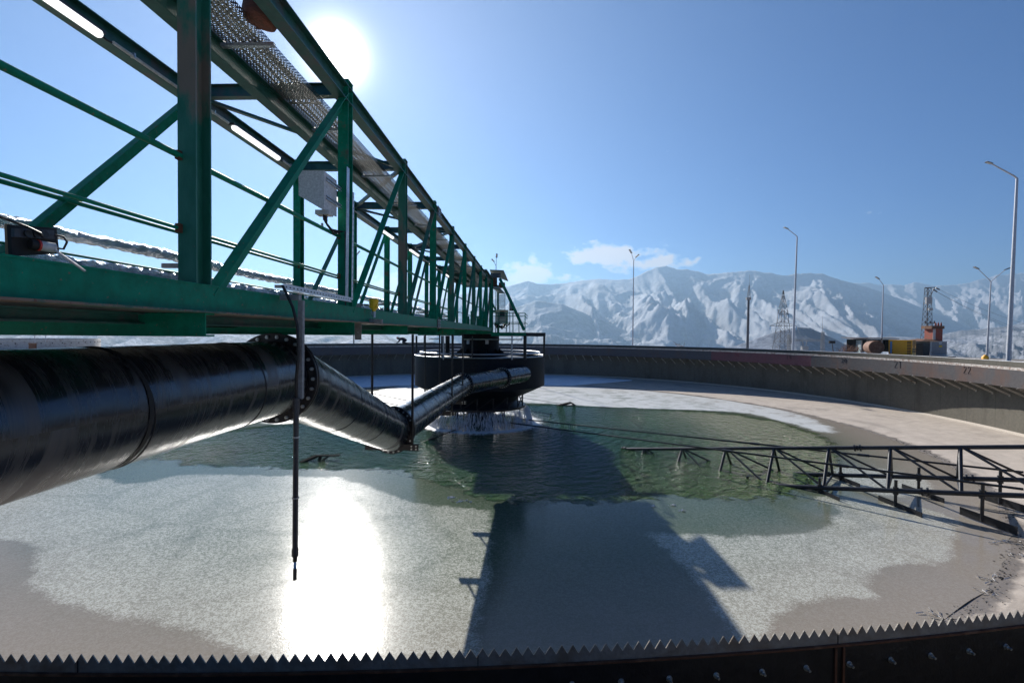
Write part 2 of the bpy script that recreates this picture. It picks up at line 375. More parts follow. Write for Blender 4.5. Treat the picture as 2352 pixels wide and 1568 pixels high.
def ground_mat():
    m, t = newmat('snowy_ground'); co = t.coord('Object')
    n1 = t.noise(co, .02, 8, .6, .4); n2 = t.noise(co, .5, 6, .65); n3 = t.noise(co, 8, 4, .6)
    mask = t.ramp(t.m('ADD', t.m('MULTIPLY', n1, .5), t.m('MULTIPLY', n2, .5)), [(.45, 0), (.56, 1)])
    base = t.mix(mask, t.mix(n3, (.10, .085, .07), (.2, .175, .14)), (.78, .79, .82))
    p = t.n('ShaderNodeBsdfPrincipled', Base__Color=base, Roughness=.85)
    t.t.links.new(t.bump(n2, .5, .2), p.inputs['Normal']); t.n('ShaderNodeOutputMaterial', Surface=p.outputs[0]); return m
mb = MB(); gprof = [(0, ZG), (75, ZG), (110, -4.5), (150, -9), (300, -24), (700, -62), (1500, -120), (3500, -200), (12000, -200)]
def ground_z(d):
    for (a, b), (c, e) in zip(gprof, gprof[1:]):
        if d <= c: return b+(e-b)*(d-a)/(c-a)
    return gprof[-1][1]
radii = [RO-.2, 34, 38, 45, 60, 75, 90, 110, 130, 150, 200, 300, 480, 700, 1100, 1500, 2400, 3500, 6000, 11500]
n = 96
for k, r in enumerate(radii):
    for q in range(n):
        a = 2*PI*q/n; mb.v.append(Vector((CX+math.sin(a)*r, CY+math.cos(a)*r, ground_z(r))))
for k in range(len(radii)-1):
    for q in range(n):
        q2 = (q+1) % n; mb.face((k*n+q, k*n+q2, (k+1)*n+q2, (k+1)*n+q), True)
mb.build('ground', ground_mat(), kind='structure')

def floor_mat():
    m, t = newmat('tank_floor_concrete'); co = t.coord('Object'); cc = cylinder_coords(t)
    n1 = t.noise(t.mapping(cc, (.25, 1.0, 1)), .7, 7, .6, .8); n2 = t.noise(co, 1.6, 6, .65, .4); n3 = t.noise(co, 14, 5, .65)
    st = t.noise(t.mapping(cc, (1.6, .12, 1)), 1.2, 6, .65, .3)
    base = t.mix(t.ramp(n2, [(.3, 0), (.7, 1)]), (.36, .31, .265), (.48, .42, .36))
    base = t.mix(t.ramp(n1, [(.55, 0), (.68, .45)]), base, (.15, .135, .12))
    base = t.mix(t.ramp(st, [(.58, 0), (.72, .5)]), base, (.42, .38, .34))
    s = t.n('ShaderNodeSeparateXYZ', i0=cc)
    wet = t.ramp(t.m('ADD', t.m('SUBTRACT', s.outputs[1], 25.0), t.m('MULTIPLY', t.m('SUBTRACT', n2, .5), .8)), [(.28, 1), (.5, 0)])
    base = t.mix(t.m('MULTIPLY', wet, .7), base, (.10, .085, .07))
    grit = t.ramp(n3, [(.66, 0), (.72, .5)]); base = t.mix(grit, base, (.12, .10, .08))
    p = t.n('ShaderNodeBsdfPrincipled', Base__Color=base, Roughness=t.m('SUBTRACT', .85, t.m('MULTIPLY', wet, .45)))
    t.t.links.new(t.bump(t.m('ADD', n3, n2), .35, .03), p.inputs['Normal']); t.n('ShaderNodeOutputMaterial', Surface=p.outputs[0]); return m
mb = MB(); rr = [0.5, 8, 14, 20, 23, 24.4, 25, 25.6, 26.4, 27.5, 29, RB-.02]; n = 180
for r in rr:
    for q in range(n):
        a = 2*PI*q/n; j = .04*noise.noise(Vector((r*.8, a*9, 3))) if 23 < r < 30 else 0
        mb.v.append(polar(r, a, floor_z(r)+j))
for k in range(len(rr)-1):
    for q in range(n):
        q2 = (q+1) % n; mb.face((k*n+q, k*n+q2, (k+1)*n+q2, (k+1)*n+q), True)
mb.build('tank_floor', floor_mat(), loc=AX, kind='structure')

def water_mat():
    m, t = newmat('pond_water'); co = t.coord('Object')
    s = t.n('ShaderNodeSeparateXYZ', i0=co)
    rad = t.m('SQRT', t.m('ADD', t.m('POWER', s.outputs[0], 2.0), t.m('POWER', s.outputs[1], 2.0)))
    wv = t.n('ShaderNodeTexWave', _wave_type='RINGS', _rings_direction='Z', Scale=.55, Distortion=5.0, Detail=3.0, Detail__Scale=1.2); t.t.links.new(co, wv.inputs['Vector'])
    n1 = t.noise(t.mapping(co, (1, 1, 1)), 1.5, 4, .55, .8); n2 = t.noise(co, 4.5, 3, .6, .5); n3 = t.noise(co, .12, 4, .5, .4)
    base = t.mix(t.ramp(n3, [(.35, 0), (.7, 1)]), (.009, .055, .024), (.026, .088, .026))
    sh = t.ramp(t.m('MULTIPLY', rad, .04), [(.35, 0), (.92, 1)])
    base = t.mix(sh, base, (.080, .115, .030))
    p = t.n('ShaderNodeBsdfPrincipled', Base__Color=base, Roughness=.045, IOR=1.33)
    fall = t.ramp(t.m('MULTIPLY', rad, .04), [(.0, 1.5), (.5, 1.05), (.8, .7)])
    n5 = t.noise(co, 13, 2, .5)
    h = t.m('MULTIPLY', t.m('ADD', t.m('ADD', t.m('MULTIPLY', n5, .07), t.m('MULTIPLY', wv.outputs[1], .10)), t.m('ADD', n1, t.m('MULTIPLY', n2, .45))), fall)
    t.t.links.new(t.bump(h, 1.0, .62), p.inputs['Normal']); t.n('ShaderNodeOutputMaterial', Surface=p.outputs[0]); return m
mb = MB(); mb.rev([(0.01, ZH), (12, ZH), (24.9, ZH)], (CX, CY), 160); mb.build('water', water_mat(), loc=AX, kind='structure')

def ice_mat(name, c0, c1, mott, rough, bs, bstr, glint=0, spec=.5, vein=0, fine=55):
    m, t = newmat(name); co = t.coord('Object')
    n1 = t.noise(co, .55, 6, .6, .7); n2 = t.noise(co, bs, 3, .7); n3 = t.noise(co, fine, 2, .6); n4 = t.noise(co, 1.9, 5, .6, .5)
    base = t.mix(t.ramp(n1, [(.33, 0), (.68, 1)]), c0, c1)
    base = t.mix(t.ramp(n4, [(.5, 0), (.72, .6)]), base, mott)
    if glint: base = t.mix(t.ramp(t.m('ADD', t.m('MULTIPLY', n3, .6), t.m('MULTIPLY', n2, .4)), [(.53, 0), (.62, glint)]), base, (.75, .78, .80))
    if vein:
        v = t.n('ShaderNodeTexVoronoi', _feature='DISTANCE_TO_EDGE', Scale=.16); t.t.links.new(t.n('ShaderNodeVectorMath', _operation='ADD', i0=co, i1=t.n('ShaderNodeVectorMath', _operation='SCALE', i0=t.n('ShaderNodeTexNoise', Scale=.5, Detail=5).outputs[1], Scale=3.0).outputs[0]).outputs[0], v.inputs['Vector'])
        base = t.mix(t.ramp(v.outputs[0], [(.0, vein), (.055, 0)]), base, tuple(x*.45 for x in c0))
    p = t.n('ShaderNodeBsdfPrincipled', Base__Color=base, Roughness=t.m('ADD', rough, t.m('MULTIPLY', t.m('SUBTRACT', n1, .5), .15)), IOR=1.31)
    p.inputs['Specular IOR Level'].default_value = spec
    nb = t.bump(t.m('ADD', t.m('MULTIPLY', n3, .7), n2), bstr, .02); nb = t.bump(n4, .12, .06, nb)
    t.t.links.new(nb, p.inputs['Normal']); t.n('ShaderNodeOutputMaterial', Surface=p.outputs[0]); return m
M['ice'] = ice_mat('smooth_wet_ice', (.070, .078, .058), (.125, .118, .095), (.10, .095, .072), .11, 9, .22, 0, .5, 0)
M['frost'] = ice_mat('frosted_ice', (.085, .095, .088), (.15, .16, .15), (.20, .205, .195), .12, 24, .55, .75, .4, .5)
M['far_ice'] = ice_mat('snowy_ice', (.26, .28, .25), (.56, .57, .56), (.15, .18, .12), .45, 12, .5, .3, .4, .0)
M['snow'] = ice_mat('snow', (.74, .76, .80), (.84, .85, .88), (.70, .72, .76), .7, 12, .3, 0, .3, 0)

def smooth_loop(pts, k=6):
    """closed Catmull-Rom through the points"""
    out = []; n = len(pts)
    for i in range(n):
        p0, p1, p2, p3 = (pts[(i+j-1) % n] for j in range(4))
        for q in range(k):
            t = q/k
            out.append(.5*((2*p1)+(p2-p0)*t+(2*p0-5*p1+4*p2-p3)*t*t+(3*p1-p0-3*p2+p3)*t**3))
    return out
def rag(pts, amp, fr):
    out = []
    for p in pts:
        out.append(p+Vector((noise.noise(p*fr), noise.noise(p*fr+Vector((9, 4, 2))), 0))*amp+Vector((noise.noise(p*fr*4), noise.noise(p*fr*4+Vector((3, 8, 2))), 0))*amp*.35)
    return out
def patch(name, pix, z, mat, kind='structure', amp=.12, fr=.8, k=8, clipr=None):
    pts = [atz(x, y, ZH) for x, y in pix]
    for p in pts: p.z = 0
    pts = rag(rag(smooth_loop(pts, k*2), amp, fr), amp*.35, fr*7)
    if clipr:
        for p in pts:
            d = p-Vector((CX, CY, 0))
            if d.length > clipr: d *= clipr/d.length; p.x, p.y = CX+d.x, CY+d.y
    import bmesh
    from mathutils.geometry import tessellate_polygon
    mbp = MB(); mbp.v = [Vector((p.x, p.y, z)) for p in pts]
    for tri in tessellate_polygon([mbp.v]): mbp.face(tri)
    o = mbp.build(name, mat, loc=AX, kind=kind)
    for pl in o.data.polygons:
        if pl.normal.z < 0: pl.flip()
    return o
# the ice: one sheet on the pond; fields on its vertices say where it is frosted (short of the bridge shadow), snowy or open water
OPEN = [(250, 1046), (380, 1058), (520, 1070), (640, 1076), (760, 1078), (880, 1077), (960, 1092), (1040, 1118), (1110, 1146), (1230, 1152), (1340, 1157), (1440, 1152), (1540, 1138), (1640, 1143),
        (1740, 1146), (1830, 1128), (1895, 1092), (1925, 1052), (1900, 1012), (1840, 985), (1760, 962), (1640, 946), (1480, 938), (1330, 932), (1210, 928), (1060, 930), (940, 940), (820, 958), (640, 975), (420, 1000)]
FROST = [[(-150, 1130), (0, 1150), (110, 1110), (200, 1080), (240, 1098), (290, 1112), (370, 1100), (430, 1090), (600, 1092), (700, 1094), (790, 1098), (860, 1118), (940, 1150), (1010, 1160), (1090, 1168), (1125, 1175), (1135, 1200), (1130, 1260), (1120, 1340), (1105, 1440), (1090, 1540),  # edges cut back along the bridge shadow to darken the ice inside it
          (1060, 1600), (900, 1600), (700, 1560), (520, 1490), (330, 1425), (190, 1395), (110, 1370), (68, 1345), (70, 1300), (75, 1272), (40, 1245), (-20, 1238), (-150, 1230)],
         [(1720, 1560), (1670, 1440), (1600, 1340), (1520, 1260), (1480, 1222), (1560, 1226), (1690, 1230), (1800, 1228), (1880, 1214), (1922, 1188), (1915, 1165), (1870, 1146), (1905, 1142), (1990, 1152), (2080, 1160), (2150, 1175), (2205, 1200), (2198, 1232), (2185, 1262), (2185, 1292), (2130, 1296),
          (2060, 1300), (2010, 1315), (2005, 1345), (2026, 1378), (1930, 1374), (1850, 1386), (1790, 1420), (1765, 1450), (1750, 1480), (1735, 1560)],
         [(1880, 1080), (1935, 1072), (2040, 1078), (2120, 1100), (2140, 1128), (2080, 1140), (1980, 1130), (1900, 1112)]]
FAR = [(720, 928), (840, 902), (950, 880), (1100, 860), (1280, 860), (1420, 870), (1560, 885), (1640, 900), (1720, 920), (1800, 940), (1880, 966), (1935, 992), (1880, 992), (1800, 970), (1700, 948), (1560, 941), (1440, 938), (1330, 932), (1210, 926), (1060, 928), (960, 938), (860, 948), (760, 962), (640, 975), (600, 960)]
import numpy as np
def loop_xy(pix, k=4):
    pts = [atz(x, y, ZH) for x, y in pix]
    for p in pts: p.z = 0
    return np.array([(p.x, p.y) for p in smooth_loop(pts, k)])
def sdist(P, L):
    """signed distance of points P to loop L, positive inside"""
    A = L; Bv = np.roll(L, -1, 0); best = np.full(len(P), 1e9); inside = np.zeros(len(P), bool)
    for a, b in zip(A, Bv):
        ab = b-a; ap = P-a; t = np.clip((ap@ab)/max(ab@ab, 1e-9), 0, 1); d = ap-t[:, None]*ab; best = np.minimum(best, (d*d).sum(1))
        c = ((a[1] > P[:, 1]) != (b[1] > P[:, 1])); xx = a[0]+(P[:, 1]-a[1])/(b[1]-a[1]+1e-12)*(b[0]-a[0]); inside ^= c & (P[:, 0] < xx)
    return np.sqrt(best)*np.where(inside, 1, -1)
def ice_sheet():
    nr, na = 150, 520; RM = 25.1; mb = MB(); rs = RM*np.linspace(0.02, 1, nr)
    aa = np.linspace(0, 2*PI, na, endpoint=False)
    Rg, Ag = np.meshgrid(rs, aa, indexing='ij')
    Rg = Rg.copy(); Rg[-1] += .10*np.sin(Ag[-1]*47+2*np.sin(Ag[-1]*13))
    Xg = CX+np.sin(Ag)*Rg; Yg = CY+np.cos(Ag)*Rg; P = np.stack([Xg.ravel(), Yg.ravel()], 1)
    me = bpy.data.meshes.new('ice'); V = np.zeros((len(P), 3)); V[:, :2] = P-np.array([CX, CY]); V[:, 2] = ZH+.006
    me.from_pydata(V.tolist(), [], [(i*na+q, i*na+(q+1) % na, (i+1)*na+(q+1) % na, (i+1)*na+q) for i in range(nr-1) for q in range(na)])
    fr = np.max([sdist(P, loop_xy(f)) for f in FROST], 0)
    for nm, val in (('frost_field', fr), ('open_field', sdist(P, loop_xy(OPEN))), ('snow_field', sdist(P, loop_xy(FAR)))):
        at_ = me.attributes.new(nm, 'FLOAT', 'POINT'); at_.data.foreach_set('value', np.clip(val, -3, 3).astype(np.float32))
    o = bpy.data.objects.new('ice', me); C.objects.link(o); o.location = AX; o['kind'] = 'structure'
    me.polygons.foreach_set('use_smooth', [True]*len(me.polygons)); me.update()
    if me.polygons[0].normal.z < 0: me.flip_normals()
    m, t = newmat('pond_ice'); co = t.coord('Object')
    def at(nm): return t.n('ShaderNodeAttribute', _attribute_name=nm).outputs['Fac']
    def step(v, lo, hi): nd = t.n('ShaderNodeMapRange', _interpolation_type='SMOOTHSTEP', i0=v, i1=lo, i2=hi); return nd.outputs[0]
    nA = t.noise(co, .9, 7, .62, .5); nB = t.noise(co, 5, 5, .65); nC = t.noise(co, 24, 3, .7); nD = t.noise(co, 60, 2, .6); nF = t.noise(co, 9, 4, .75); nE = t.noise(co, .28, 5, .6, .8)
    rag_ = t.m('ADD', t.m('MULTIPLY', t.m('SUBTRACT', nA, .5), .9), t.m('MULTIPLY', t.m('SUBTRACT', nB, .5), .28))
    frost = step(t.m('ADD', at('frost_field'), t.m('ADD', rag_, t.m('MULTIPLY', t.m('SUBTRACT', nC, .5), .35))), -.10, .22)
    opn = step(t.m('ADD', at('open_field'), t.m('MULTIPLY', rag_, 3.2)), -.16, .22)
    rim_ = step(t.m('ADD', at('open_field'), rag_), -.9, .05)
    snow = step(t.m('ADD', at('snow_field'), t.m('MULTIPLY', rag_, 1.6)), -.2, .6)
    # darker, clearer seams wandering through the frost
    wv_ = t.n('ShaderNodeVectorMath', _operation='SCALE', i0=t.n('ShaderNodeTexNoise', Scale=.7, Detail=6, Roughness=.65).outputs[1], Scale=5.5).outputs[0]
    vo = t.n('ShaderNodeTexVoronoi', _feature='DISTANCE_TO_EDGE', Scale=.26, Vector=t.n('ShaderNodeVectorMath', _operation='ADD', i0=co, i1=wv_).outputs[0])
    seam = t.m('MULTIPLY', t.m('SUBTRACT', 1.0, step(vo.outputs[0], .0, .07)), .24)
    patchy = t.ramp(t.m('ADD', t.m('MULTIPLY', nA, .6), t.m('MULTIPLY', nE, .4)), [(.34, .62), (.54, 1)])
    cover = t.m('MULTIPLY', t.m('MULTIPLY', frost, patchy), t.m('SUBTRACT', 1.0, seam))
    holes = t.ramp(t.noise(co, 1.15, 4, .7, .4), [(.685, 0), (.72, 1)])
    cover = t.m('MULTIPLY', cover, t.m('SUBTRACT', 1.0, t.m('MULTIPLY', holes, .85)))
    flecks = t.ramp(t.m('ADD', t.m('ADD', t.m('MULTIPLY', nD, .3), t.m('MULTIPLY', nC, .4)), t.m('MULTIPLY', nF, .3)), [(.46, .02), (.56, 1)])
    s_ = t.n('ShaderNodeSeparateXYZ', i0=co); rad = t.m('SQRT', t.m('ADD', t.m('POWER', s_.outputs[0], 2.0), t.m('POWER', s_.outputs[1], 2.0)))
    shore = step(t.m('ADD', rad, t.m('MULTIPLY', rag_, 1.5)), 19.0, 24.8)
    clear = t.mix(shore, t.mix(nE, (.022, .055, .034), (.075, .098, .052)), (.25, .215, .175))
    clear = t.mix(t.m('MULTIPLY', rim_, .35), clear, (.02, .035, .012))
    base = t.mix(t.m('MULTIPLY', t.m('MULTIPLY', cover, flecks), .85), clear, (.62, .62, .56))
    base = t.mix(t.m('MULTIPLY', flecks, t.m('SUBTRACT', .16, t.m('MULTIPLY', opn, .16))), base, (.5, .5, .48))
    base = t.mix(t.m('MULTIPLY', cover, .30), base, (.42, .44, .38))
    base = t.mix(t.m('MULTIPLY', snow, t.ramp(nA, [(.34, .45), (.52, 1)])), base, t.mix(nB, (.40, .42, .40), (.62, .63, .64)))
    rough = t.m('ADD', t.m('ADD', .135, t.m('MULTIPLY', cover, .03)), t.m('MULTIPLY', snow, .35))
    p = t.n('ShaderNodeBsdfPrincipled', Base__Color=base, Roughness=rough, IOR=1.31); p.inputs['Specular IOR Level'].default_value = .20
    n1 = t.bump(t.m('ADD', t.m('MULTIPLY', nD, .7), nC), .12, .02)
    bn = t.n('ShaderNodeBump', Strength=t.m('ADD', .03, t.m('MULTIPLY', cover, .05)), Distance=.02, Height=t.m('ADD', t.m('MULTIPLY', nD, .7), nC)).outputs[0]
    bn = t.bump(nB, .05, .03, bn)
    t.t.links.new(bn, p.inputs['Normal'])
    tr = t.n('ShaderNodeBsdfTransparent'); mx = t.n('ShaderNodeMixShader', i0=opn, i1=p.outputs[0], i2=tr.outputs[0])
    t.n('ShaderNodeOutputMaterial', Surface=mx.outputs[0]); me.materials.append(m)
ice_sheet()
cv_ = MB(); cv_.rev([(RB-.15, floor_z(RB-.15)+.005), (RB-.05, floor_z(RB)+.07), (RB-.002, floor_z(RB)+.12)], (CX, CY), 240)
# snow lying on the sloping floor at the foot of the shaded wall
mb = MB(); a0, a1 = math.radians(-95), math.radians(34); n = 120; m_ = 10
for q in range(n+1):
    a = a0+(a1-a0)*q/n; e = min(1, (n-q)/16)
    r_in = 24.3+.25*noise.noise(Vector((a*14, 1, 0)))+(1-e)**1.5*5.5; r_out = RB-.03-(1-e)*.9
    for k in range(m_+1):
        r = r_in+(r_out-r_in)*k/m_; mb.v.append(polar(r, a, floor_z(max(r, 25))+.012+.11*math.sin(PI*min(1, k/m_*1.0+.0))**.5*(.4+.6*e) if k else floor_z(max(r, 25))-.02))
for q in range(n):
    for k in range(m_):
        b = q*(m_+1)+k; mb.face((b, b+m_+1, b+m_+2, b+1), True)
mb.build('snow', M['snow'], loc=AX, kind='structure')
# sludge line and broken ice along the near shore
mb = MB()
for i in range(900):
    a = math.radians(random.uniform(100, 175)); r = 25.15+random.gauss(0, .14)
    p = polar(r, a, floor_z(r)+.01); s = random.uniform(.01, .05)
    v = [p+Vector((random.uniform(-s, s), random.uniform(-s, s), random.uniform(0, s*.7))) for _ in range(5)]
    i0 = len(mb.v); mb.v += v
    for f in ((0, 1, 2), (0, 2, 3), (0, 3, 4), (1, 2, 4)): mb.face([i0+x for x in f])
mb.build('sludge_crumbs', M['dark'], loc=AX, kind='stuff')
mb = MB()
for (px, py, L) in ((2290, 1330, .8), (2325, 1245, .9), (2165, 1412, .6), (2344, 1275, .5), (2270, 1360, .5), (1500, 1163, .3), (1065, 1150, .5), (1040, 1143, .4), (1545, 1160, .3), (1570, 1172, .25)):
    c = atz(px, py, ZH+.02)
    L *= .55
    for i in range(10):
        a = random.uniform(0, PI); p = c+Vector((random.gauss(0, L*.6), random.gauss(0, L*.3), 0)); l = random.uniform(.08, .4)*L; w_ = .007
        d = Vector((math.cos(a), math.sin(a), 0)); q = Vector((-d.y, d.x, 0))
        mb.quad(p-d*l-q*w_, p+d*l-q*w_*.3, p+d*l*.9+q*w_+Vector((0, 0, .03)), p-d*l*.8+q*w_*2+Vector((0, 0, .02)))
mb.build('ice_splinters', M['snow_thin'], loc=AX, kind='stuff')

# ------------------------------------------------------------------ tank wall and launder
tw = MB()
tw.rev([(RB, floor_z(RB)-.3), (RB, ZT), (RO, ZT), (RO, ZG-.5)], (CX, CY), 240)
twall = tw.build('tank_wall', M['wall'], loc=AX)
tag(twall, 'round grey concrete tank wall enclosing the frozen green pond', 'tank wall')
sn = MB(); sn.rev([(RB+.01, ZT+.004), (RB+.02, ZT+.03), (RB+.16, ZT+.02), (RB+.2, ZT+.004)], (CX, CY), 240)
sn.build('snow_cap', M['wall_top'], twall); cv_.build('cove', M['panel_pale'] if False else pbr('cove_mortar', (.42, .37, .31), .8), twall)
lau = thing('overflow_launder', 'steel overflow channel with saw-toothed weir edge running round inside the tank wall', 'launder', AX)
T = .0585; NT_ = round(2*PI*RW/T)
mb = MB(); th = .006; rt_ = random.Random(11)
for k in range(NT_):
    a0 = 2*PI*k/NT_; a1 = 2*PI*(k+.5)/NT_; a2 = 2*PI*(k+1)/NT_
    if k % 4 == 0: ab = 2*PI*(k+4)/NT_
    jz = rt_.gauss(0, .0016); ja = rt_.gauss(0, .0009)/RW; a1 += ja
    for r in (RW, RW+th):
        i = len(mb.v); mb.v += [polar(r, a0, ZW-.088), polar(r, a2, ZW-.088), polar(r, a2, ZW-.045), polar(r, a1, ZW+jz), polar(r, a0, ZW-.045)]
        mb.face((i, i+1, i+2, i+3, i+4) if r == RW else (i+4, i+3, i+2, i+1, i))
    j = len(mb.v)-10
    mb.face((j+4, j+3, j+8, j+9)); mb.face((j+3, j+2, j+7, j+8))
mb.build('weir_plate', M['weir'], lau)
mb = MB(); mb.rev([(RW-.012, ZW-.095), (RW-.012, ZW-.088), (RW+.02, ZW-.088), (RW+.02, ZW-.10)], (CX, CY), 360); mb.build('weir_ledge', M['rust'], lau)
mb = MB(); mb.rev([(RW+.014, ZW-.097), (RW+.014, ZP+.05)], (CX, CY), 360); mb.rev([(RW-.02, ZP+.002), (RB-.002, ZP+.002)], (CX, CY), 360); mb.rev([(RW+.014, ZP+.05), (RB-.002, ZP+.05)], (CX, CY), 360)
mb.build('channel_lining', M['panel_black'], lau)
# scale of lime and ice on the far weir
mb = MB(); mb.rev([(RW-.02, ZW-.165), (RW-.026, ZW-.03), (RW-.016, ZW-.02)], (CX, CY), 300, math.radians(-75), math.radians(112)); mb.build('lime_scale', M['lime'], lau)
# inner steel panels with painted numbers; joints read off the photograph as bearings
def bearing(px, r=RW, z=-2.2):
    u = ray(px, 860 if px > 1300 else 830); u.z = 0; u.normalize(); o = Vector((-CX, -CY, 0)); b = o.dot(u)
    t = -b+math.sqrt(b*b-o.dot(o)+r*r); p = o+u*t; return math.atan2(p.x, p.y)
joints = [bearing(x) for x in (1280, 1321, 1404, 1452, 1539, 1633, 1741, 1863, 1994, 2139, 2302)]
step = joints[-1]-joints[-2]
while joints[-1] < 2*PI-math.radians(75): joints.append(joints[-1]+step)
pre = [joints[0]-step*.9*k for k in range(1, 14)]
joints = sorted(pre)+joints
cols = {1633: 'panel_red', 1741: 'panel_red', 1863: 'panel_pale', 1994: 'panel_pale', 2139: 'panel_pale', 2302: 'panel_pale'}
cb = {round(bearing(k), 5): v for k, v in cols.items()}
for i in range(len(joints)-1):
    a0, a1 = joints[i], joints[i+1]
    if a1-a0 > 1: continue
    mb = MB(); mb.rev([(RW-.008, ZP), (RW-.008, ZW-.16), (RW-.002, ZW-.14)], (CX, CY), 8, a0+.00012, a1-.00012)
    mb.rev([(RW-.035, ZP), (RW-.035, ZP+.012), (RW-.008, ZP+.012)], (CX, CY), 8, a0, a1)
    mb.rev([(RW-.008, ZP), (RW-.035, ZP)], (CX, CY), 8, a0, a1)
    mat = M[cb.get(round(a0, 5), 'panel' if a0 < bearing(2302) else 'panel_pale')]
    mb.build('steel_panel', mat, lau)
DIG = {'1': [[(0, .8), (.25, 1), (.25, 0)]], '2': [[(0, .8), (.2, 1), (.5, .9), (.5, .65), (0, 0), (.6, 0)]], '7': [[(0, 1), (.6, 1), (.2, 0)]],
       '8': [[(.3, .5), (.05, .75), (.3, 1), (.55, .75), (.3, .5), (0, .25), (.3, 0), (.6, .25), (.3, .5)]], '9': [[(.5, .7), (.25, .5), (.05, .75), (.3, 1), (.5, .85), (.5, 0)]],
       '0': [[(.3, 1), (.05, .75), (0, .3), (.3, 0), (.55, .3), (.55, .75), (.3, 1)]], '6': [[(.5, 1), (.1, .5), (.05, .15), (.3, 0), (.5, .2), (.3, .45), (.1, .35)]]}
M['red_ink'] = pbr('red_marker_paint', (.20, .015, .02), .7)
M['dark_ink'] = pbr('dark_marker_paint', (.035, .02, .025), .7)
M['blue_ink'] = pbr('blue_marker_paint', (.03, .10, .45), .7)
for txt, px, h, mat in (('17', 1587, .34, 'dark_ink'), ('18', 1692, .34, 'red_ink'), ('19', 1812, .34, 'dark_ink'), ('20', 1938, .36, 'dark_ink'), ('21', 2063, .5, 'dark_ink'), ('22', 2222, .42, 'dark_ink')):
    a = bearing(px); wz = -2.02
    for ci, chh in enumerate(txt):
        mb = MB()
        for stroke in DIG[chh]:
            pts = [polar(RW-.018, a+((ci*.95+x-.8)*h*.8)/RW, wz+(y-.5)*h) for x, y in stroke]
            for p, q in zip(pts, pts[1:]): mb.beam(p, q, .012, .022, up=(p-Vector((CX, CY, p.z))))
        mb.build('painted_digit', M[mat], lau)
# struts under the channel, those in view only
mb0 = []; seq = [bearing(x, z=-2.7) for x in (2097, 2129, 2164, 2197, 2231, 2267, 2302)]
db = (seq[-1]-seq[0])/6
brs = [seq[0]+db*k for k in range(-44, 13)] + [seq[0]+db*k for k in range(-62, -44)]
for a in brs:
    if a > joints[-1] or a < -.9: continue
    mb = MB(); up = Vector((math.cos(a), -math.sin(a), 0))
    mb.lbeam(polar(RW-.03, a, ZP-.02), polar(RB, a, ZP-.62), .085, .07, up=up, t=.012)
    mb.box(polar(RB-.02, a, ZP-.62), (.07, .05, .14), -a)
    mb.build('strut', M['strut'], lau)
# bolts and the joint strip on the near face of the channel
bz = ZW-.165
for k in range(-24, 26):
    a = PI+.004+k*.26/RW*1.0; z = bz-.0009*abs(k)
    if k < -6 : z = bz-.035
    mb = MB(); o = polar(RW+.014, a, z); d = Vector((math.sin(a), math.cos(a), 0))
    mb.tube([o, o+d*.003], .017, 12); mb.tube([o+d*.003, o+d*.014], .0125, 6); mb.tube([o+d*.014, o+d*.03], .007, 8)
    mb.build('bolt', M['bolt'], lau)
sa = None
for px in (1922,):
    r_ = ray(px, 1480); r_.z = 0; r_.normalize(); o = Vector((-CX, -CY, 0)); b = o.dot(r_); t_ = -b-math.sqrt(b*b-o.dot(o)+RW*RW); p = o+r_*t_; sa = math.atan2(p.x, p.y)
mb = MB()
for da in (-.0008, .0008): mb.beam(polar(RW+.020, sa+da, ZW-.1), polar(RW+.020, sa+da, ZP+.06), .012, .012, up=(0, 1, 0))
mb.build('joint_strip', M['rust'], lau)
for k in range(-9, 12):
    aj = sa+k*1.98/RW; mb = MB(); mb.beam(polar(RW+th+.001, aj, ZW-.086), polar(RW+th+.001, aj, ZW-.03), .004, .004, up=(0, 1, 0)); mb.build('plate_joint', M['dark'], lau)

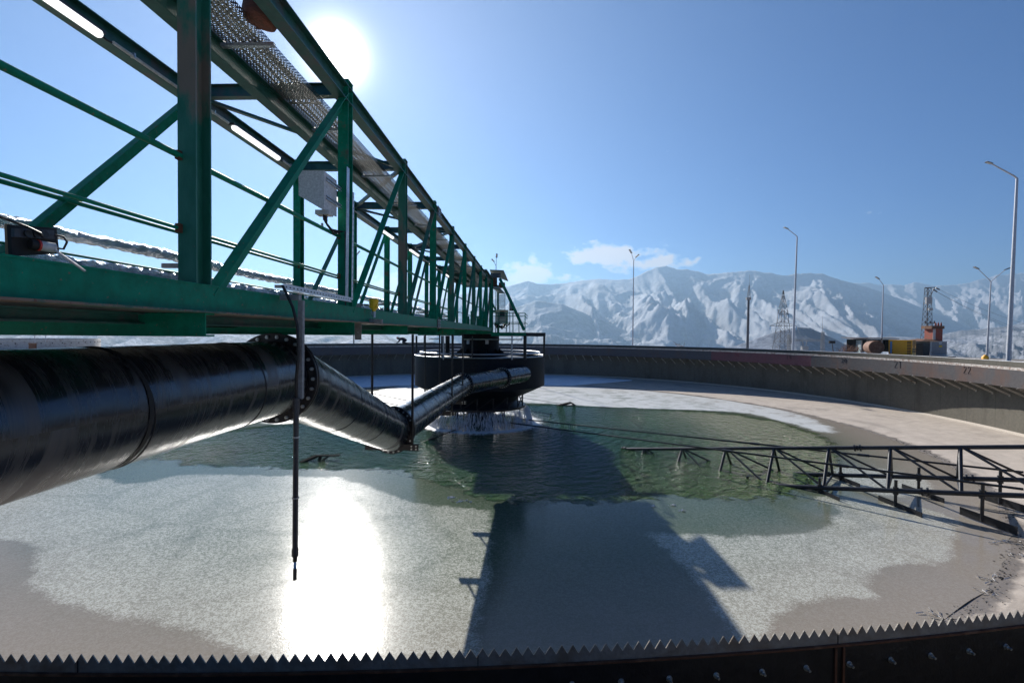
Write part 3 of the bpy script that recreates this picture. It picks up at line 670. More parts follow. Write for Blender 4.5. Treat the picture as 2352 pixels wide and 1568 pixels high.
# ------------------------------------------------------------------ walkway bridge
TD = ray(1219, 763); TD.z = 0; TD.normalize(); ND = Vector((-TD.y, TD.x, 0))
def B(dx, s, z): return TD*s+ND*dx+Vector((0, 0, z))
S0, SP = 3.28, 2.72
post_s = [S0+SP*(k-1) for k in range(-1, 11)]
A_, Z_ = post_s[0]-.3, post_s[-1]+.12
br = thing('walkway_bridge', 'green steel truss walkway bridge spanning from the rim to the tank centre', 'bridge', B(3.36, A_, 0))
for dx, sd in ((2.39, 0), (4.36, 1)):
    mb = MB(); mb.ibeam(B(dx, A_, 3.01), B(dx, Z_, 3.01), .145, .20); mb.build('top_chord', M['green_dark'], br)
    mb = MB(); w0 = dx-.065 if not sd else dx
    mb.beam(B(w0+.0, A_, .235), B(w0+.0, Z_, .235), .012, .19); mb.beam(B(w0+.04, A_, .328), B(w0+.04, Z_, .328), .10, .011)
    mb.build('bottom_chord', M['green'], br)
    mb = MB(); mb.beam(B(w0, A_, .134), B(w0, Z_, .134), .17, .012); mb.build('chord_flange', M['green_flange'], br)
    for k, s in enumerate(post_s):
        mb = MB(); zt = 3.18 if k != 3 else 3.18
        mb.ibeam(B(dx, s, .14), B(dx, s, zt), .13, .16, up=TD, tf=.014, tw=.012)
        mb.beam(B(dx, s, zt), B(dx, s, zt+.008), .14, .17, up=TD)
        mb.build('post', M['green_dirty'] if k in (2, 4, 6, 8) and not sd else M['green'], br)
        if k < len(post_s)-1:
            off = -.03 if not sd else .0
            mb = MB(); p0, p1 = B(dx+off, s+.14, .22), B(dx+off, post_s[k+1]-.02, 2.98)
            mb.lbeam(p0, p1, .09, .135, up=TD, t=.012, sx=-1)
            mb.build('diagonal', M['green_dirty'] if k % 3 == 1 else M['green'], br)
    for z, r in ((1.21, .022), (.71, .012)):
        d2 = 2.435 if not sd else 4.33
        mb = MB(); mb.tube([B(d2, A_, z), B(d2, Z_+.3, z)], r, 10); mb.build('handrail' if z > 1 else 'mid_rail', M['green'], br)
    for k, s in enumerate(post_s[2:]):                  # little clips where the rails meet the posts
        mb = MB()
        for z in (1.21, .71): mb.box(B(dx+(.045 if not sd else -.045), s-.09, z), (.03, .05, .06), 0)
        mb.build('rail_clip', M['rust'], br)
for k, s in enumerate(post_s):
    mb = MB(); mb.ibeam(B(2.46, s, 3.085), B(4.29, s, 3.085), .10, .16); mb.build('cross_beam', M['green_dark'], br)
    mb = MB(); mb.cbeam(B(2.285, s, .044), B(4.48, s, .044), .10, .165, side=-1 if k % 2 else 1); mb.build('floor_beam', M['green'], br)
    if k < len(post_s)-1:
        a, b = (4.28, 2.47) if k % 2 else (2.47, 4.28)
        mb = MB(); mb.lbeam(B(a, s+.08, 3.04), B(b, post_s[k+1]-.08, 3.04), .06, .06, t=.008); mb.build('wind_brace', M['green_dark'], br)
mb = MB(); mb.ibeam(B(3.25, A_, 2.885), B(3.25, Z_, 2.885), .14, .20); mb.build('centre_beam', M['green_dark'], br)
for dx in (2.75, 3.9):
    mb = MB(); mb.cbeam(B(dx, A_, .085), B(dx, Z_, .085), .06, .08); mb.build('stringer', M['green_dark'], br)
mb = MB(); mb.beam(B(3.36, A_, .145), B(3.36, Z_, .145), 1.82, .03); mb.build('walkway_deck', M['grey_green'], br)
for s in (post_s[5]+.35,):                               # bolted splice plates
    for z in (3.01, .235):
        mb = MB(); mb.beam(B(2.32-.01, s-.17, z), B(2.32-.01, s+.17, z), .012, .26 if z > 1 else .22)
        o = mb.build('splice_plate', M['grey_green'], br)
        for i in (-.11, .11):
            for j in (-.08, 0, .08): mb = MB(); mb.tube([B(2.30, s+i, z+j), B(2.28, s+i, z+j)], .02, 6); mb.build('bolt', M['bolt'], o)
mb = MB(); mb.beam(B(4.66, A_, .42), B(4.66, Z_, .42), .42, .02); mb.build('shadow_gap_filler', M['grey_green'], br)  # unseen strip added below the foil pipes to close a light slit in the shadow
# perforated cable tray under the top bracing
mb = MB(); L0, L1 = A_+.2, Z_-.3; nseg = 30
def tray_quad(d0, z0, d1, z1):
    for i in range(nseg):
        s0, s1 = L0+(L1-L0)*i/nseg, L0+(L1-L0)*(i+1)/nseg; w_ = math.hypot(d1-d0, z1-z0); k = len(mb.v)
        mb.v += [B(d0, s0, z0), B(d1, s0, z1), B(d1, s1, z1), B(d0, s1, z0)]; mb.face((k, k+1, k+2, k+3), False, [(s0, 0), (s0, w_), (s1, w_), (s1, 0)])
tray_quad(3.13, 2.93, 2.70, 2.93); tray_quad(2.70, 2.93, 2.70, 2.995); tray_quad(3.13, 2.995, 3.13, 2.93)
tr = mb.build('cable_tray', M['tray'], loc=B(2.9, L0, 2.93)); tag(tr, 'perforated galvanised cable tray slung under the top of the green bridge', 'cable tray')
for s in [L0+1.0+2.0*i for i in range(14)]:
    if s < L1: mb = MB(); mb.cbeam(B(2.62, s, 2.905), B(3.17, s, 2.905), .05, .035); mb.build('tray_support', M['galv'], tr)
mb = MB()
for i, (d, r) in enumerate(((2.78, .014), (2.84, .018), (2.9, .012), (2.98, .02), (3.05, .015))):
    mb.tube([B(d+.015*math.sin(s*1.7+i), s, 2.945+r) for s in [L0+(L1-L0)*q/40 for q in range(41)]], r, 6)
mb.build('cable_run', M['blk_rubber'], tr)
# strip lights on the far top chord
lw = {0: 'first strip light, topmost, cut by the upper left edge of the picture', 1: 'strip light behind the nearest green diagonal, right of the big foreground post', 2: 'strip light seen just right of the post that carries the slotted steel channel',
      3: 'fourth strip light along the bridge, beside the bolted splice', 4: 'fifth strip light along the bridge, between the third and fourth posts beyond the white cabinet', 5: 'sixth strip light along the bridge, small and far', 6: 'farthest strip light, close to the drive platform'}
for i in range(7):
    s0 = 3.28+3.28*i; dx, z = 4.24, 2.895
    t = thing('strip_light', lw[i], 'light fitting', B(dx, s0, z), 'strip lights along the bridge')
    mb = MB(); mb.beam(B(dx+.01, s0, z+.035), B(dx+.01, s0+1.27, z+.035), .085, .03); mb.build('housing', M['plastic_grey'], t)
    mb = MB(); mb.tube([B(dx, s0+.03, z), B(dx, s0+.05, z), B(dx, s0+1.22, z), B(dx, s0+1.24, z)], [.03, .042, .042, .03], 14); mb.build('diffuser', M['diffuser'], t)
    mb = MB(); mb.tube([B(dx, s0+1.24, z), B(dx, s0+1.30, z-.01), B(dx, s0+1.36, z)], .012, 8); mb.build('cable_gland', M['blk_rubber'], t)
cd = thing('conduit', 'thin white cable conduit clipped along the upper left beam between the strip lights', 'conduit', B(4.24, 4.6, 2.9))
for i in range(6):
    s0 = 3.28+3.28*i
    mb = MB(); mb.tube([B(4.24, s0+1.38, 2.905), B(4.24, s0+3.2, 2.905)], .017, 8); mb.build('tube', M['plastic_white'], cd)
    for q in (1.62, 2.9): mb = MB(); mb.box(B(4.24, s0+q, 2.915), (.045, .02, .05)); mb.build('clip', M['galv'], cd)
# foil lagged pipes outside the far truss
def foil(name, dx, z, r, label, amp):
    pts = []; rr_ = []
    s = 1.0; i = 0
    while s < 26:
        pts.append(B(dx+amp*noise.noise(Vector((s*.8, 1, dx))), s, z+amp*noise.noise(Vector((s*.7, 5, dx))))); rr_.append(r*(1+.22*noise.noise(Vector((s*5, 2, dx))))); s += .035
    mb = MB(); mb.tube(pts, rr_, 20)
    for k, v in enumerate(mb.v): mb.v[k] = v+Vector((noise.noise(v*17), noise.noise(v*19+Vector((3, 3, 3))), noise.noise(v*16+Vector((7, 1, 3)))))*r*.34
    o = mb.build(name, M['foil'], loc=pts[0]); tag(o, label, 'insulated pipe')
    for k in range(3, 12):
        mb = MB(); mb.beam(B(4.4, post_s[k]+.0, z-r-.05), B(dx+.15, post_s[k], z-r-.05), .05, .06); mb.build('pipe_bracket', M['grey_paint'], o)
foil('lagged_pipe', 4.66, .96, .062, 'thin silver foil-wrapped pipe, the upper of the two behind the far truss', .03)
foil('lagged_pipe', 4.62, .625, .115, 'thick silver foil-wrapped pipe, the lower of the two, just above the bottom beam', .01)
# power socket board tied to the mid rail
sb = thing('socket_board', 'dark wooden board with power sockets and a plug tied to the bridge rail', 'socket board', B(2.4, 2.25, .5))
e = lambda px, py, dd=2.38: (lambda r: r*(dd/(r.dot(ND))))(ray(px, py))
p00, p10, p11, p01 = e(28, 588), e(137, 583), e(130, 524), e(24, 516)
def slab(quad, nrm, t):
    m_ = MB(); q = [Vector(x) for x in quad]; nn = Vector(nrm)*t; k = len(m_.v); m_.v += q+[x+nn for x in q]
    m_.face((0, 1, 2, 3)); m_.face((7, 6, 5, 4))
    for i in range(4): j = (i+1) % 4; m_.face((i, i+4, j+4, j))
    return m_
slab([p00, p10, p11, p01], ND, .018).build('board', M['dark'], sb)
q = [e(22, 586, 2.397), e(28, 588, 2.397), e(24, 516, 2.397), e(19, 514, 2.397)]
slab(q, ND, .02).build('board_edge', M['wood'], sb)
q = [e(33, 544, 2.362), e(126, 549, 2.362), e(124, 529, 2.362), e(33, 524, 2.362)]
st = slab(q, ND, .016).build('socket_strip', M['plastic_grey'], sb)
for px in (63, 83, 100):
    c = e(px, 534+px*.04, 2.36); mb = MB(); mb.tube([c, c-ND*.008], .018, 16); mb.build('socket', M['blk_rubber'], st)
c = e(78, 562, 2.36); d = (e(122, 569, 2.34)-c).normalized()
mb = MB(); mb.tube([c+d*.02, c+d*.078], .024, 16); mb.build('plug', M['plastic_white'], sb)
mb = MB(); mb.tube([c-d*.015, c+d*.01], .024, 16); mb.tube([c-d*.016, c-d*.01], .020, 16); mb.build('plug_face', M['dark'], sb)
mb = MB(); mb.tube([c+d*.012, c+d*.020], .027, 16); mb.build('plug_ring', M['red_plastic'], sb)
mb = MB(); mb.tube([e(-30, 488, 2.30), e(20, 505, 2.30), e(60, 520, 2.32), e(92, 535, 2.34), e(96, 540, 2.35)], .006, 8)
mb.tube([e(126, 540, 2.35), e(145, 543, 2.34), e(154, 556, 2.33), e(146, 572, 2.34), e(132, 570, 2.35)], .005, 8)
mb.build('power_cord', M['blk_rubber'], sb)
mb = MB(); mb.tube([e(122, 570, 2.33), e(140, 585, 2.30), e(180, 612, 2.29), e(194, 622, 2.30)], .006, 8); mb.build('grey_cord', M['plastic_white'], sb)
# white control cabinet hung on the inside of the second post
def BB(px, py, s):                                        # sight line meets the bridge cross-section at distance s
    r = ray(px, py); return r*(s/r.dot(TD))
cab = thing('control_cabinet', 'pale grey metal cabinet with cables beneath, hung on the second green post', 'cabinet', BB(720, 470, 5.4))
fr = [BB(685.5, 391.5, 5.4), BB(744, 392, 5.4), BB(744, 480, 5.4), BB(735, 478, 5.4), BB(686, 449, 5.4)]
bk = [p+TD*.36 for p in fr]
mb = MB(); mb.v += fr+bk; mb.face((4, 3, 2, 1, 0)); mb.face((5, 6, 7, 8, 9))
for i in range(5): j = (i+1) % 5; mb.face((i, j, j+5, i+5))
mb.build('case', M['box_white'], cab)
for z in (411, 453):
    a = BB(745.5, z, 5.45); mb = MB(); mb.cbeam(a-ND*.02+TD*0, a-ND*.02+TD*.42, .03, .045); mb.build('mounting_rail', M['galv'], cab)
mb = MB(); c = fr[2]+TD*.12+ND*.05; mb.box(c-Vector((0, 0, .02)), (.16, .14, .05)); mb.build('gland_plate', M['plastic_white'], cab)
mb = MB()
for i in range(4):
    c = fr[2]+TD*(.08+.03*i)+ND*.04; e1 = B(2.33, 5.86, c.z-.16)
    mb.tube([c, c-Vector((0, 0, .10+.015*i)), c+(e1-c)*.35-Vector((0, 0, .13+.015*i)), c+(e1-c)*.75-Vector((0, 0, .06)), e1, e1-Vector((0, 0, .5)), e1-Vector((0, 0, .95))], .008, 8)
mb.build('cable', M['blk_rubber'], cab)
mb = MB(); mb.beam(BB(740, 512, 5.5), BB(740, 526, 5.5), .028, .002, up=TD); mb.build('label_tag', M['plastic_white'], cab)
# slotted steel channel: up the post and along the bottom chord
def slot_mat():
    m, t = newmat('slotted_galvanised'); s = t.n('ShaderNodeSeparateXYZ', i0=t.coord('UV'))
    a = t.m('ABSOLUTE', t.m('SUBTRACT', t.m('FRACT', t.m('DIVIDE', s.outputs[0], .07)), .5)); b = t.m('ABSOLUTE', t.m('SUBTRACT', s.outputs[1], .5))
    hole = t.m('MULTIPLY', t.m('LESS_THAN', a, .2), t.m('LESS_THAN', b, .13)); n = t.noise(t.coord('Object'), 12, 4, .6)
    p = t.n('ShaderNodeBsdfPrincipled', Base__Color=t.mix(hole, t.mix(n, (.40, .41, .43), (.72, .74, .77)), (.03, .03, .03)), Roughness=.4, Metallic=.5)
    t.n('ShaderNodeOutputMaterial', Surface=p.outputs[0]); return m
M['slot'] = slot_mat()
def strip(name, a, b, wv_, parent, mat, t=.003):
    a, b, wv_ = Vector(a), Vector(b), Vector(wv_); L = (b-a).length; m_ = MB(); nn = (b-a).cross(wv_).normalized()*t
    m_.v += [a-wv_/2, b-wv_/2, b+wv_/2, a+wv_/2]; m_.face((0, 1, 2, 3), False, [(0, 0), (L, 0), (L, 1), (0, 1)])
    m_.v += [x+nn for x in m_.v[:4]]; m_.face((7, 6, 5, 4), False, [(0, 1), (L, 1), (L, 0), (0, 0)])
    for i in range(4): j = (i+1) % 4; m_.face((i, i+4, j+4, j), False, [(0, .9), (0, .9), (0, .9), (0, .9)])
    return m_.build(name, mat, parent)
sc2 = thing('cable_channel', 'slotted galvanised cable channel bent from the second post along the bottom beam', 'cable channel', B(2.3, 5.2, .35))
zc = .405
strip('slotted_run', B(2.245, 4.22, zc+.005), B(2.245, 5.82, zc), Vector((0, 0, .055)), sc2, M['slot'])
strip('slotted_run', B(2.245, 5.86, zc), B(2.245, 5.90, 1.76), TD*.05, sc2, M['slot'])
strip('channel_back', B(2.29, 5.80, zc), B(2.29, 5.84, 2.05), TD*.09, sc2, M['galv'])
mb = MB(); mb.beam(B(2.27, 4.22, zc-.028), B(2.27, 5.86, zc-.028), .05, .003); mb.build('channel_base', M['galv'], sc2)
# instrument probe hanging over the ice
Pq = B(2.13, 4.27, 0)
pr = thing('hanging_probe', 'long black instrument tube hanging from a grey bracket over the ice', 'probe', (Pq.x, Pq.y, .3))
def pz(py): r = ray(668, py); return r.z*(Pq.y/r.y)
mb = MB(); mb.beam((Pq.x+.02, Pq.y, pz(690)), (Pq.x+.012, Pq.y, pz(915)), .045, .045, up=(0, 1, 0))
mb.beam(B(2.12, 4.27, pz(683)), B(2.30, 4.27, pz(683)), .05, .05); mb.build('bracket', M['grey_paint'], pr)
def lean(py): return Vector((Pq.x+(668-670)*0-.012-.012*(py-900)/400, Pq.y-.035, pz(py)))
for a, b, r, m_ in ((915, 1260, .024, 'plastic_grey'), (1255, 1272, .029, 'plastic_grey'), (1272, 1284, .019, 'blk_rubber'), (1284, 1306, .012, 'blue_strip'), (1300, 1326, .017, 'plastic_grey')):
    mb = MB(); mb.tube([lean(a), lean(b)], r, 14); mb.build('probe_tube' if a == 915 else 'probe_collar', M[m_], pr)
for a, b, r in ((912, 945, .029), (1000, 1003, .031), (1138, 1141, .031)): mb = MB(); mb.tube([lean(a), lean(b)], r, 14); mb.build('clamp', M['galv' if b > 950 else 'plastic_grey'], pr)
mb = MB(); r0 = lean(915)
mb.tube([B(2.26, 4.22, .42), B(2.20, 4.19, .33), Vector((Pq.x-.03, Pq.y-.06, .22)), Vector((Pq.x+.01, Pq.y-.06, .05)), Vector((Pq.x+.02, Pq.y-.06, -.2)), Vector((Pq.x-.0, Pq.y-.06, -.42)), r0], .013, 10); mb.build('hose', M['blk_rubber'], pr)
# yellow level sensor
ls = thing('level_sensor', 'yellow instrument head on a pale bracket bolted to the bottom beam', 'sensor', B(2.1, 6.7, .2))
sx, ss = 2.06, 6.72
mb = MB(); c = BB(858.5, 0, ss); 
def sp(px, py): return BB(px, py, ss)
k_ = ss/F
mb.tube([sp(858.5, 698), sp(858.5, 686.5)], .066, 24); mb.tube([sp(858.5, 703), sp(858.5, 698)], .058, 20); mb.beam(sp(850, 703.5), sp(868, 703.5), .08, .045); mb.tube([sp(859, 711), sp(859, 703)], .045, 16); mb.tube([sp(859, 715), sp(859, 711)], .026, 12); mb.build('sensor_head', M['yellow'], ls)
mb = MB(); mb.tube([sp(859, 729), sp(859, 714)], .022, 12); mb.tube([sp(859, 719), sp(859, 717)], .03, 6); mb.tube([sp(855, 724), sp(853, 715)], .012, 8); mb.build('fitting', M['galv'], ls)
mb = MB(); mb.tube([sp(848, 699.5), sp(835, 699)], .008, 8); mb.tube([sp(835, 699), sp(820, 703), sp(813, 716), sp(811, 730)], .008, 8); mb.build('signal_cable', M['blk_rubber'], ls)
mb = MB(); mb.beam(sp(791, 734), sp(878, 739), .06, .07); mb.build('arm', M['grey_paint'], ls)
mb = MB(); a_, b_ = sp(825.5, 697)-TD*.05, sp(825.5, 780)-TD*.05; mb.beam(a_, b_, .095, .012, up=TD); o = mb.build('flat_plate', M['grey_paint'], ls)
for py in (712, 763): mb = MB(); c = sp(825.5, py)-TD*.056; mb.tube([c, c-TD*.012], .01, 6); mb.build('bolt', M['bolt'], o)
# brown wrapped drum hanging by the right top chord
c = BB(604, 12, 4.5); ax = (Vector((.25, -.1, 1))).normalized()
mb = MB(); mb.tube([c-ax*.19, c-ax*.175, c-ax*.1, c+ax*.15, c+ax*.3], [.09, .14, .165, .165, .15], 20)
wd = mb.build('wrapped_drum', M['wrap'], loc=c); tag(wd, 'brown sacking-wrapped drum hanging beside the right top beam', 'drum')
mb = MB(); mb.tube([c-ax*.02+ax.orthogonal()*0, c-ax*.0], .172, 20); mb.build('strap', M['rust'], wd)
# ------------------------------------------------------------------ feed pipe
PR = .475
Pp = [B(3.31, -1.5, -.60), B(3.31, 6.1, -.60), B(3.36, 11.2, -2.36), B(3.2, 22.0, -2.43)]
e4 = Vector(at(1201, 862, 28.5)); e4.z = -2.45
Pp.append(e4); Pp.append(Vector((.85, 31.2, -2.47)))
fp = thing('feed_pipe', 'huge black feed pipe zigzagging under the bridge into the round black drum', 'pipe', Pp[1])
def segpipe(a, b, r, name, parent, cut0=True):
    mb = MB(); n = max(2, int((b-a).length/.25)); pts = [a.lerp(b, i/n) for i in range(n+1)]
    rs = [r*(1+.0025*noise.noise(Vector((i*.9, 3, 1)))) for i in range(n+1)]
    mb.tube(pts, rs, 56); return mb.build(name, M['pipe'], parent)
def mitre(p0, p1, p2, k): d1 = (p1-p0).normalized(); d2 = (p2-p1).normalized(); return p1-d1*k, p1+d2*k
allp = []
pts = [Pp[0]]
mb = MB()
def sweep(points, r, n=56):
    m_ = MB(); m_.tube(points, r, n); return m_
for i in range(5):
    a, b = Pp[i], Pp[i+1]; d = (b-a).normalized()
    da = d if i == 0 else ((a-Pp[i-1]).normalized()+d).normalized()
    db_ = d if i == 4 else ((Pp[i+2]-b).normalized()+d).normalized()
    m_ = MB(); n = max(3, int((b-a).length/.3)); ns = 64; base = 0; L = (b-a).length; _, sd, u = frame(d)
    for k in range(n+1):
        f = k/n
        for q in range(ns):
            t = 2*PI*q/ns; off = (sd*math.cos(t)+u*math.sin(t))*PR
            s0 = -off.dot(da)/d.dot(da); s1 = L-off.dot(db_)/d.dot(db_)
            m_.v.append(a+d*(s0+(s1-s0)*f)+off)
    for k in range(n):
        for q in range(ns):
            q2 = (q+1) % ns; x0, x1 = k/n*L+i*7, (k+1)/n*L+i*7
            m_.face((k*ns+q, k*ns+q2, (k+1)*ns+q2, (k+1)*ns+q), True, [(x0, q/ns), (x0, (q+1)/ns), (x1, (q+1)/ns), (x1, q/ns)])
    seg = m_.build('pipe_section', M['pipe'], fp)
    # weld seams round the section
    k = 1
    while k*1.55 < L-.5:
        if i or k*1.55 > 3:
            m2 = MB(); c = a+d*(k*1.55+.3); ringp = [c+(sd*math.cos(2*PI*q/48)+u*math.sin(2*PI*q/48))*(PR+.001)+d*.05*math.sin(2*PI*q/48+k) for q in range(48)]
            m2.tube(ringp, .006, 6, closed=True); m2.build('weld_seam', M['black_steel'], seg)
        k += 1
m2 = MB(); a, b = Pp[0], Pp[1]; d = (b-a).normalized(); m2.tube([a+d*4.9, a+d*4.94], PR+.006, 64, caps=False); m2.build('sleeve_gap', M['dark'], fp)
def flange(c, d, parent, nb=26):
    d = Vector(d).normalized(); _, sd, u = frame(d); m_ = MB()
    for s0, s1 in ((-.045, -.008), (.008, .045)):
        ns = 64; k0 = len(m_.v)
        for s in (s0, s1):
            for r in (PR+.002, PR+.105):
                for q in range(ns): t = 2*PI*q/ns; m_.v.append(c+d*s+(sd*math.cos(t)+u*math.sin(t))*r)
        for q in range(ns):
            q2 = (q+1) % ns; A = [k0+q, k0+q2]
            m_.face((k0+q, k0+q2, k0+ns+q2, k0+ns+q)); m_.face((k0+2*ns+q, k0+3*ns+q, k0+3*ns+q2, k0+2*ns+q2)); m_.face((k0+ns+q, k0+ns+q2, k0+3*ns+q2, k0+3*ns+q), True)
    fo = m_.build('flange', M['black_steel'], parent)
    m_ = MB(); m_.tube([c-d*.008, c+d*.008], PR+.10, 64); m_.build('gasket', M['rust'], fo)
    for q in range(nb):
        t = 2*PI*q/nb; p = c+(sd*math.cos(t)+u*math.sin(t))*(PR+.058); m_ = MB()
        for sg in (-1, 1):
            m_.tube([p+d*sg*.045, p+d*sg*.070], .0235, 6); m_.tube([p+d*sg*.070, p+d*sg*.088], .011, 8)
        m_.build('bolt', M['bolt'], fo)
for i, off in ((1, -.12), (2, .14), (3, .14)):
    d0 = (Pp[i]-Pp[i-1]).normalized(); d1 = (Pp[i+1]-Pp[i]).normalized()
    if i == 1: flange(Pp[1]-d0*.12, d0, fp)
    else: flange(Pp[i]+d1*(.12 if i == 2 else .05), d1, fp)
dq = (Pp[4]-Pp[3]).normalized(); flange(Pp[3]+dq*4.2, dq, fp)
# hangers that carry the pipe
def hanger(s, zl, label, dr=2.82, dl=3.8):
    t = thing('pipe_hanger', label, 'pipe hanger', B(3.2, s, 0), 'rod hangers under the bridge')
    for dx in (dr, dl): mb = MB(); mb.tube([B(dx, s, -.04), B(dx, s, zl)], .03, 10); mb.build('rod', M['rod'], t)
    mb = MB(); mb.cbeam(B(dr-.16, s, zl-.07), B(dl+.16, s, zl-.07), .08, .15); c_ = mb.build('cradle_beam', M['black_steel'], t)
    for q in (0, .11):
        for z in (-.035, .035): mb = MB(); mb.tube([B(dr-.1+q, s-.04, zl-.07+z), B(dr-.1+q, s-.065, zl-.07+z)], .02, 6); mb.build('bolt', M['bolt'], c_)
hanger(11.2, -2.68, 'nearest pipe hanger, reaching down to the low elbow of the black pipe')
hanger(16.9, -2.83, 'middle pipe hanger, rods in front of the level black pipe short of its far flange')
hanger(19.6, -2.83, 'farthest pipe hanger, beside the far flange of the level black pipe')

# ------------------------------------------------------------------ feedwell (black drum) with its fittings
fw = thing('feedwell', 'large round black steel drum hanging at the tank centre with sloping underside', 'drum', (CX, CY, -1.5))
mb = MB(); mb.rev([(4.30, -1.52), (4.39, -1.48), (4.39, -3.45), (3.05, -4.08), (2.9, -4.08)], (CX, CY), 96); mb.rev([(4.36, -1.5), (4.36, -3.4)], (CX, CY), 96)
mb.build('shell', M['drum'], fw)
mb = MB(); mb.tube([polar(4.40, 2*PI*q/96, -1.48) for q in range(96)], .035, 8, closed=True); mb.build('rim', M['galv'], fw)
mb = MB(); mb.tube([polar(4.05, 2*PI*q/96, -1.28) for q in range(96)], .055, 8, closed=True); mb.build('ring_pipe', M['galv'], fw)
mb = MB(); mb.rev([(1.05, -.05), (1.36, -.05), (1.36, -.13), (1.28, -.13), (1.28, -1.4), (1.9, -1.42), (1.9, -1.5), (4.3, -1.75)], (CX, CY), 64); mb.build('centre_drum', M['drum'], fw)
for a in (PI+.62, PI-.40, PI+.1):
    if abs(a-PI-.1) < 1e-6: continue
    mb = MB(); p = polar(1.275, a, -.55); mb.box(p, (.22, .06, .34), -a); mb.build('hatch', M['galv'], fw)
for k in range(12):
    a = 2*PI*k/12+.1; mb = MB(); p = polar(1.28, a, 0); q_ = polar(1.75, a, 0)
    mb.quad((p.x, p.y, -1.42), (q_.x, q_.y, -1.42), (p.x, p.y, -1.0)); mb.quad((p.x, p.y, -1.0), (q_.x, q_.y, -1.42), (p.x, p.y, -1.42)); mb.build('gusset', M['black_steel'], fw)
for k in range(36):
    a = 2*PI*k/36; mb = MB(); p = polar(1.33, a, -.05); mb.tube([p, p+Vector((0, 0, .04))], .022, 6); mb.build('bolt', M['bolt'], fw)
# deflector disc and cage below, with falling water
mb = MB()
mb.rev([(.6, -4.72), (3.02, -4.86), (3.10, -4.80), (3.10, -4.93), (.6, -4.9)], (CX, CY), 64); mb.build('deflector_disc', M['black_wet'], fw)
mb = MB(); mb.rev([(2.75, -4.05), (2.55, -4.5), (2.8, -4.84)], (CX, CY), 64); mb.build('skirt', M['black_wet'], fw)
for k in range(18):
    a = 2*PI*k/18; mb = MB(); mb.beam(polar(2.95, a, -4.08), polar(2.95, a, -4.86), .07, .07); b_ = a+2*PI/18
    mb.beam(polar(2.95, a, -4.10), polar(2.95, b_, -4.84), .05, .05); mb.build('cage_strut', M['black_wet'], fw)

# ------------------------------------------------------------------ rotating rake
rk = thing('rake_mechanism', 'black tubular rake arms and tie rods turning round the centre column', 'rake', (CX, CY, -6))
mb = MB(); mb.rev([(.95, -4.9), (.95, -6.6)], (CX, CY), 40); mb.build('column', M['black_wet'], rk)
for k in range(8):
    a = 2*PI*k/8+.2; mb = MB(); mb.beam(polar(1.7, a, -4.95), polar(1.7, a, -6.4), .09, .09); mb.beam(polar(1.7, a, -5.0), polar(1.7, a+2*PI/8, -6.1), .05, .05); mb.beam(polar(1.7, a, -5.5), polar(1.7, a+2*PI/8, -5.5), .06, .06); mb.build('cage_post', M['black_wet'], rk)
PH = math.radians(131.3); RD = Vector((math.sin(PH), math.cos(PH), 0)); RN = Vector((-math.cos(PH), math.sin(PH), 0))
if RN.y > 0: RN = -RN
CC = Vector((CX, CY, 0))
def on_plane(px, py, off=0):
    r = ray(px, py); o = CC+RN*off; nrm = RN; t = o.dot(nrm)/r.dot(nrm); p = r*t
    return p, (p-o).dot(RD)
pA, rA = on_plane(1432, 1031); pE, rE = on_plane(2352, 1026)
def top(rho): return CC+RD*rho+Vector((0, 0, pA.z+(pE.z-pA.z)*(rho-rA)/(rE-rA)))
nA, nrA = on_plane(1821, 1117, 1.15); nE, nrE = on_plane(2352, 1138, 1.15)
fA, frA = on_plane(1862, 1089, -1.25); fE, frE = on_plane(2352, 1102, -1.25)
def near(rho): return CC+RN*1.15+RD*rho+Vector((0, 0, nA.z+(nE.z-nA.z)*(rho-nrA)/(nrE-nrA)))
def far(rho): return CC-RN*1.25+RD*rho+Vector((0, 0, fA.z+(fE.z-fA.z)*(rho-frA)/(frE-frA)))
RE = 28.6
mb = MB(); mb.tube([top(rA), top(RE)], .075, 14); mb.build('top_chord', M['rake'], rk)
mb = MB(); mb.tube([near(nrA-6), near(RE)], .085, 14); mb.build('bottom_chord', M['rake'], rk)
mb = MB(); mb.tube([far(frA-6), far(RE)], .085, 14); mb.build('bottom_chord', M['rake'], rk)
nodes = [on_plane(x, 1028)[1] for x in (1480, 1567, 1667, 1777.5, 1903.5, 2045, 2205.5)]
nodes.append(nodes[-1]+(nodes[-1]-nodes[-2])); nodes.append(nodes[-1]+(nodes[-2]-nodes[-3]))
nodes = [q for q in nodes if q < RE]
for i, r in enumerate(nodes):
    for fn, rr_ in ((near, .062), (far, .055)):
        mb = MB(); mb.tube([top(r), fn(r)], rr_, 12); mb.build('post', M['rake'], rk)
        if i < len(nodes)-1: mb = MB(); mb.tube([top(r+.05), fn(nodes[i+1])], .042, 10); mb.build('diagonal', M['rake'], rk)
    mb = MB(); mb.tube([near(r), far(r)], .045, 10); mb.build('spreader', M['rake'], rk)
for q in (rA+.02, on_plane(1970, 1028)[1]):
    mb = MB(); d = (top(20)-top(15)).normalized(); c = top(q)
    for s in (-.09, .0, .09): mb.tube([c+d*(s-.03), c+d*(s+.03)], .13 if s else .10, 14)
    mb.build('coupling', M['black_steel'], rk)
for fn, q in ((near, nrA+4.0), (far, frA+5)):
    mb = MB(); d = (fn(20)-fn(15)).normalized(); c = fn(q)
    for s in (-.08, .08): mb.tube([c+d*(s-.03), c+d*(s+.03)], .15, 14)
    mb.build('coupling', M['black_steel'], rk)
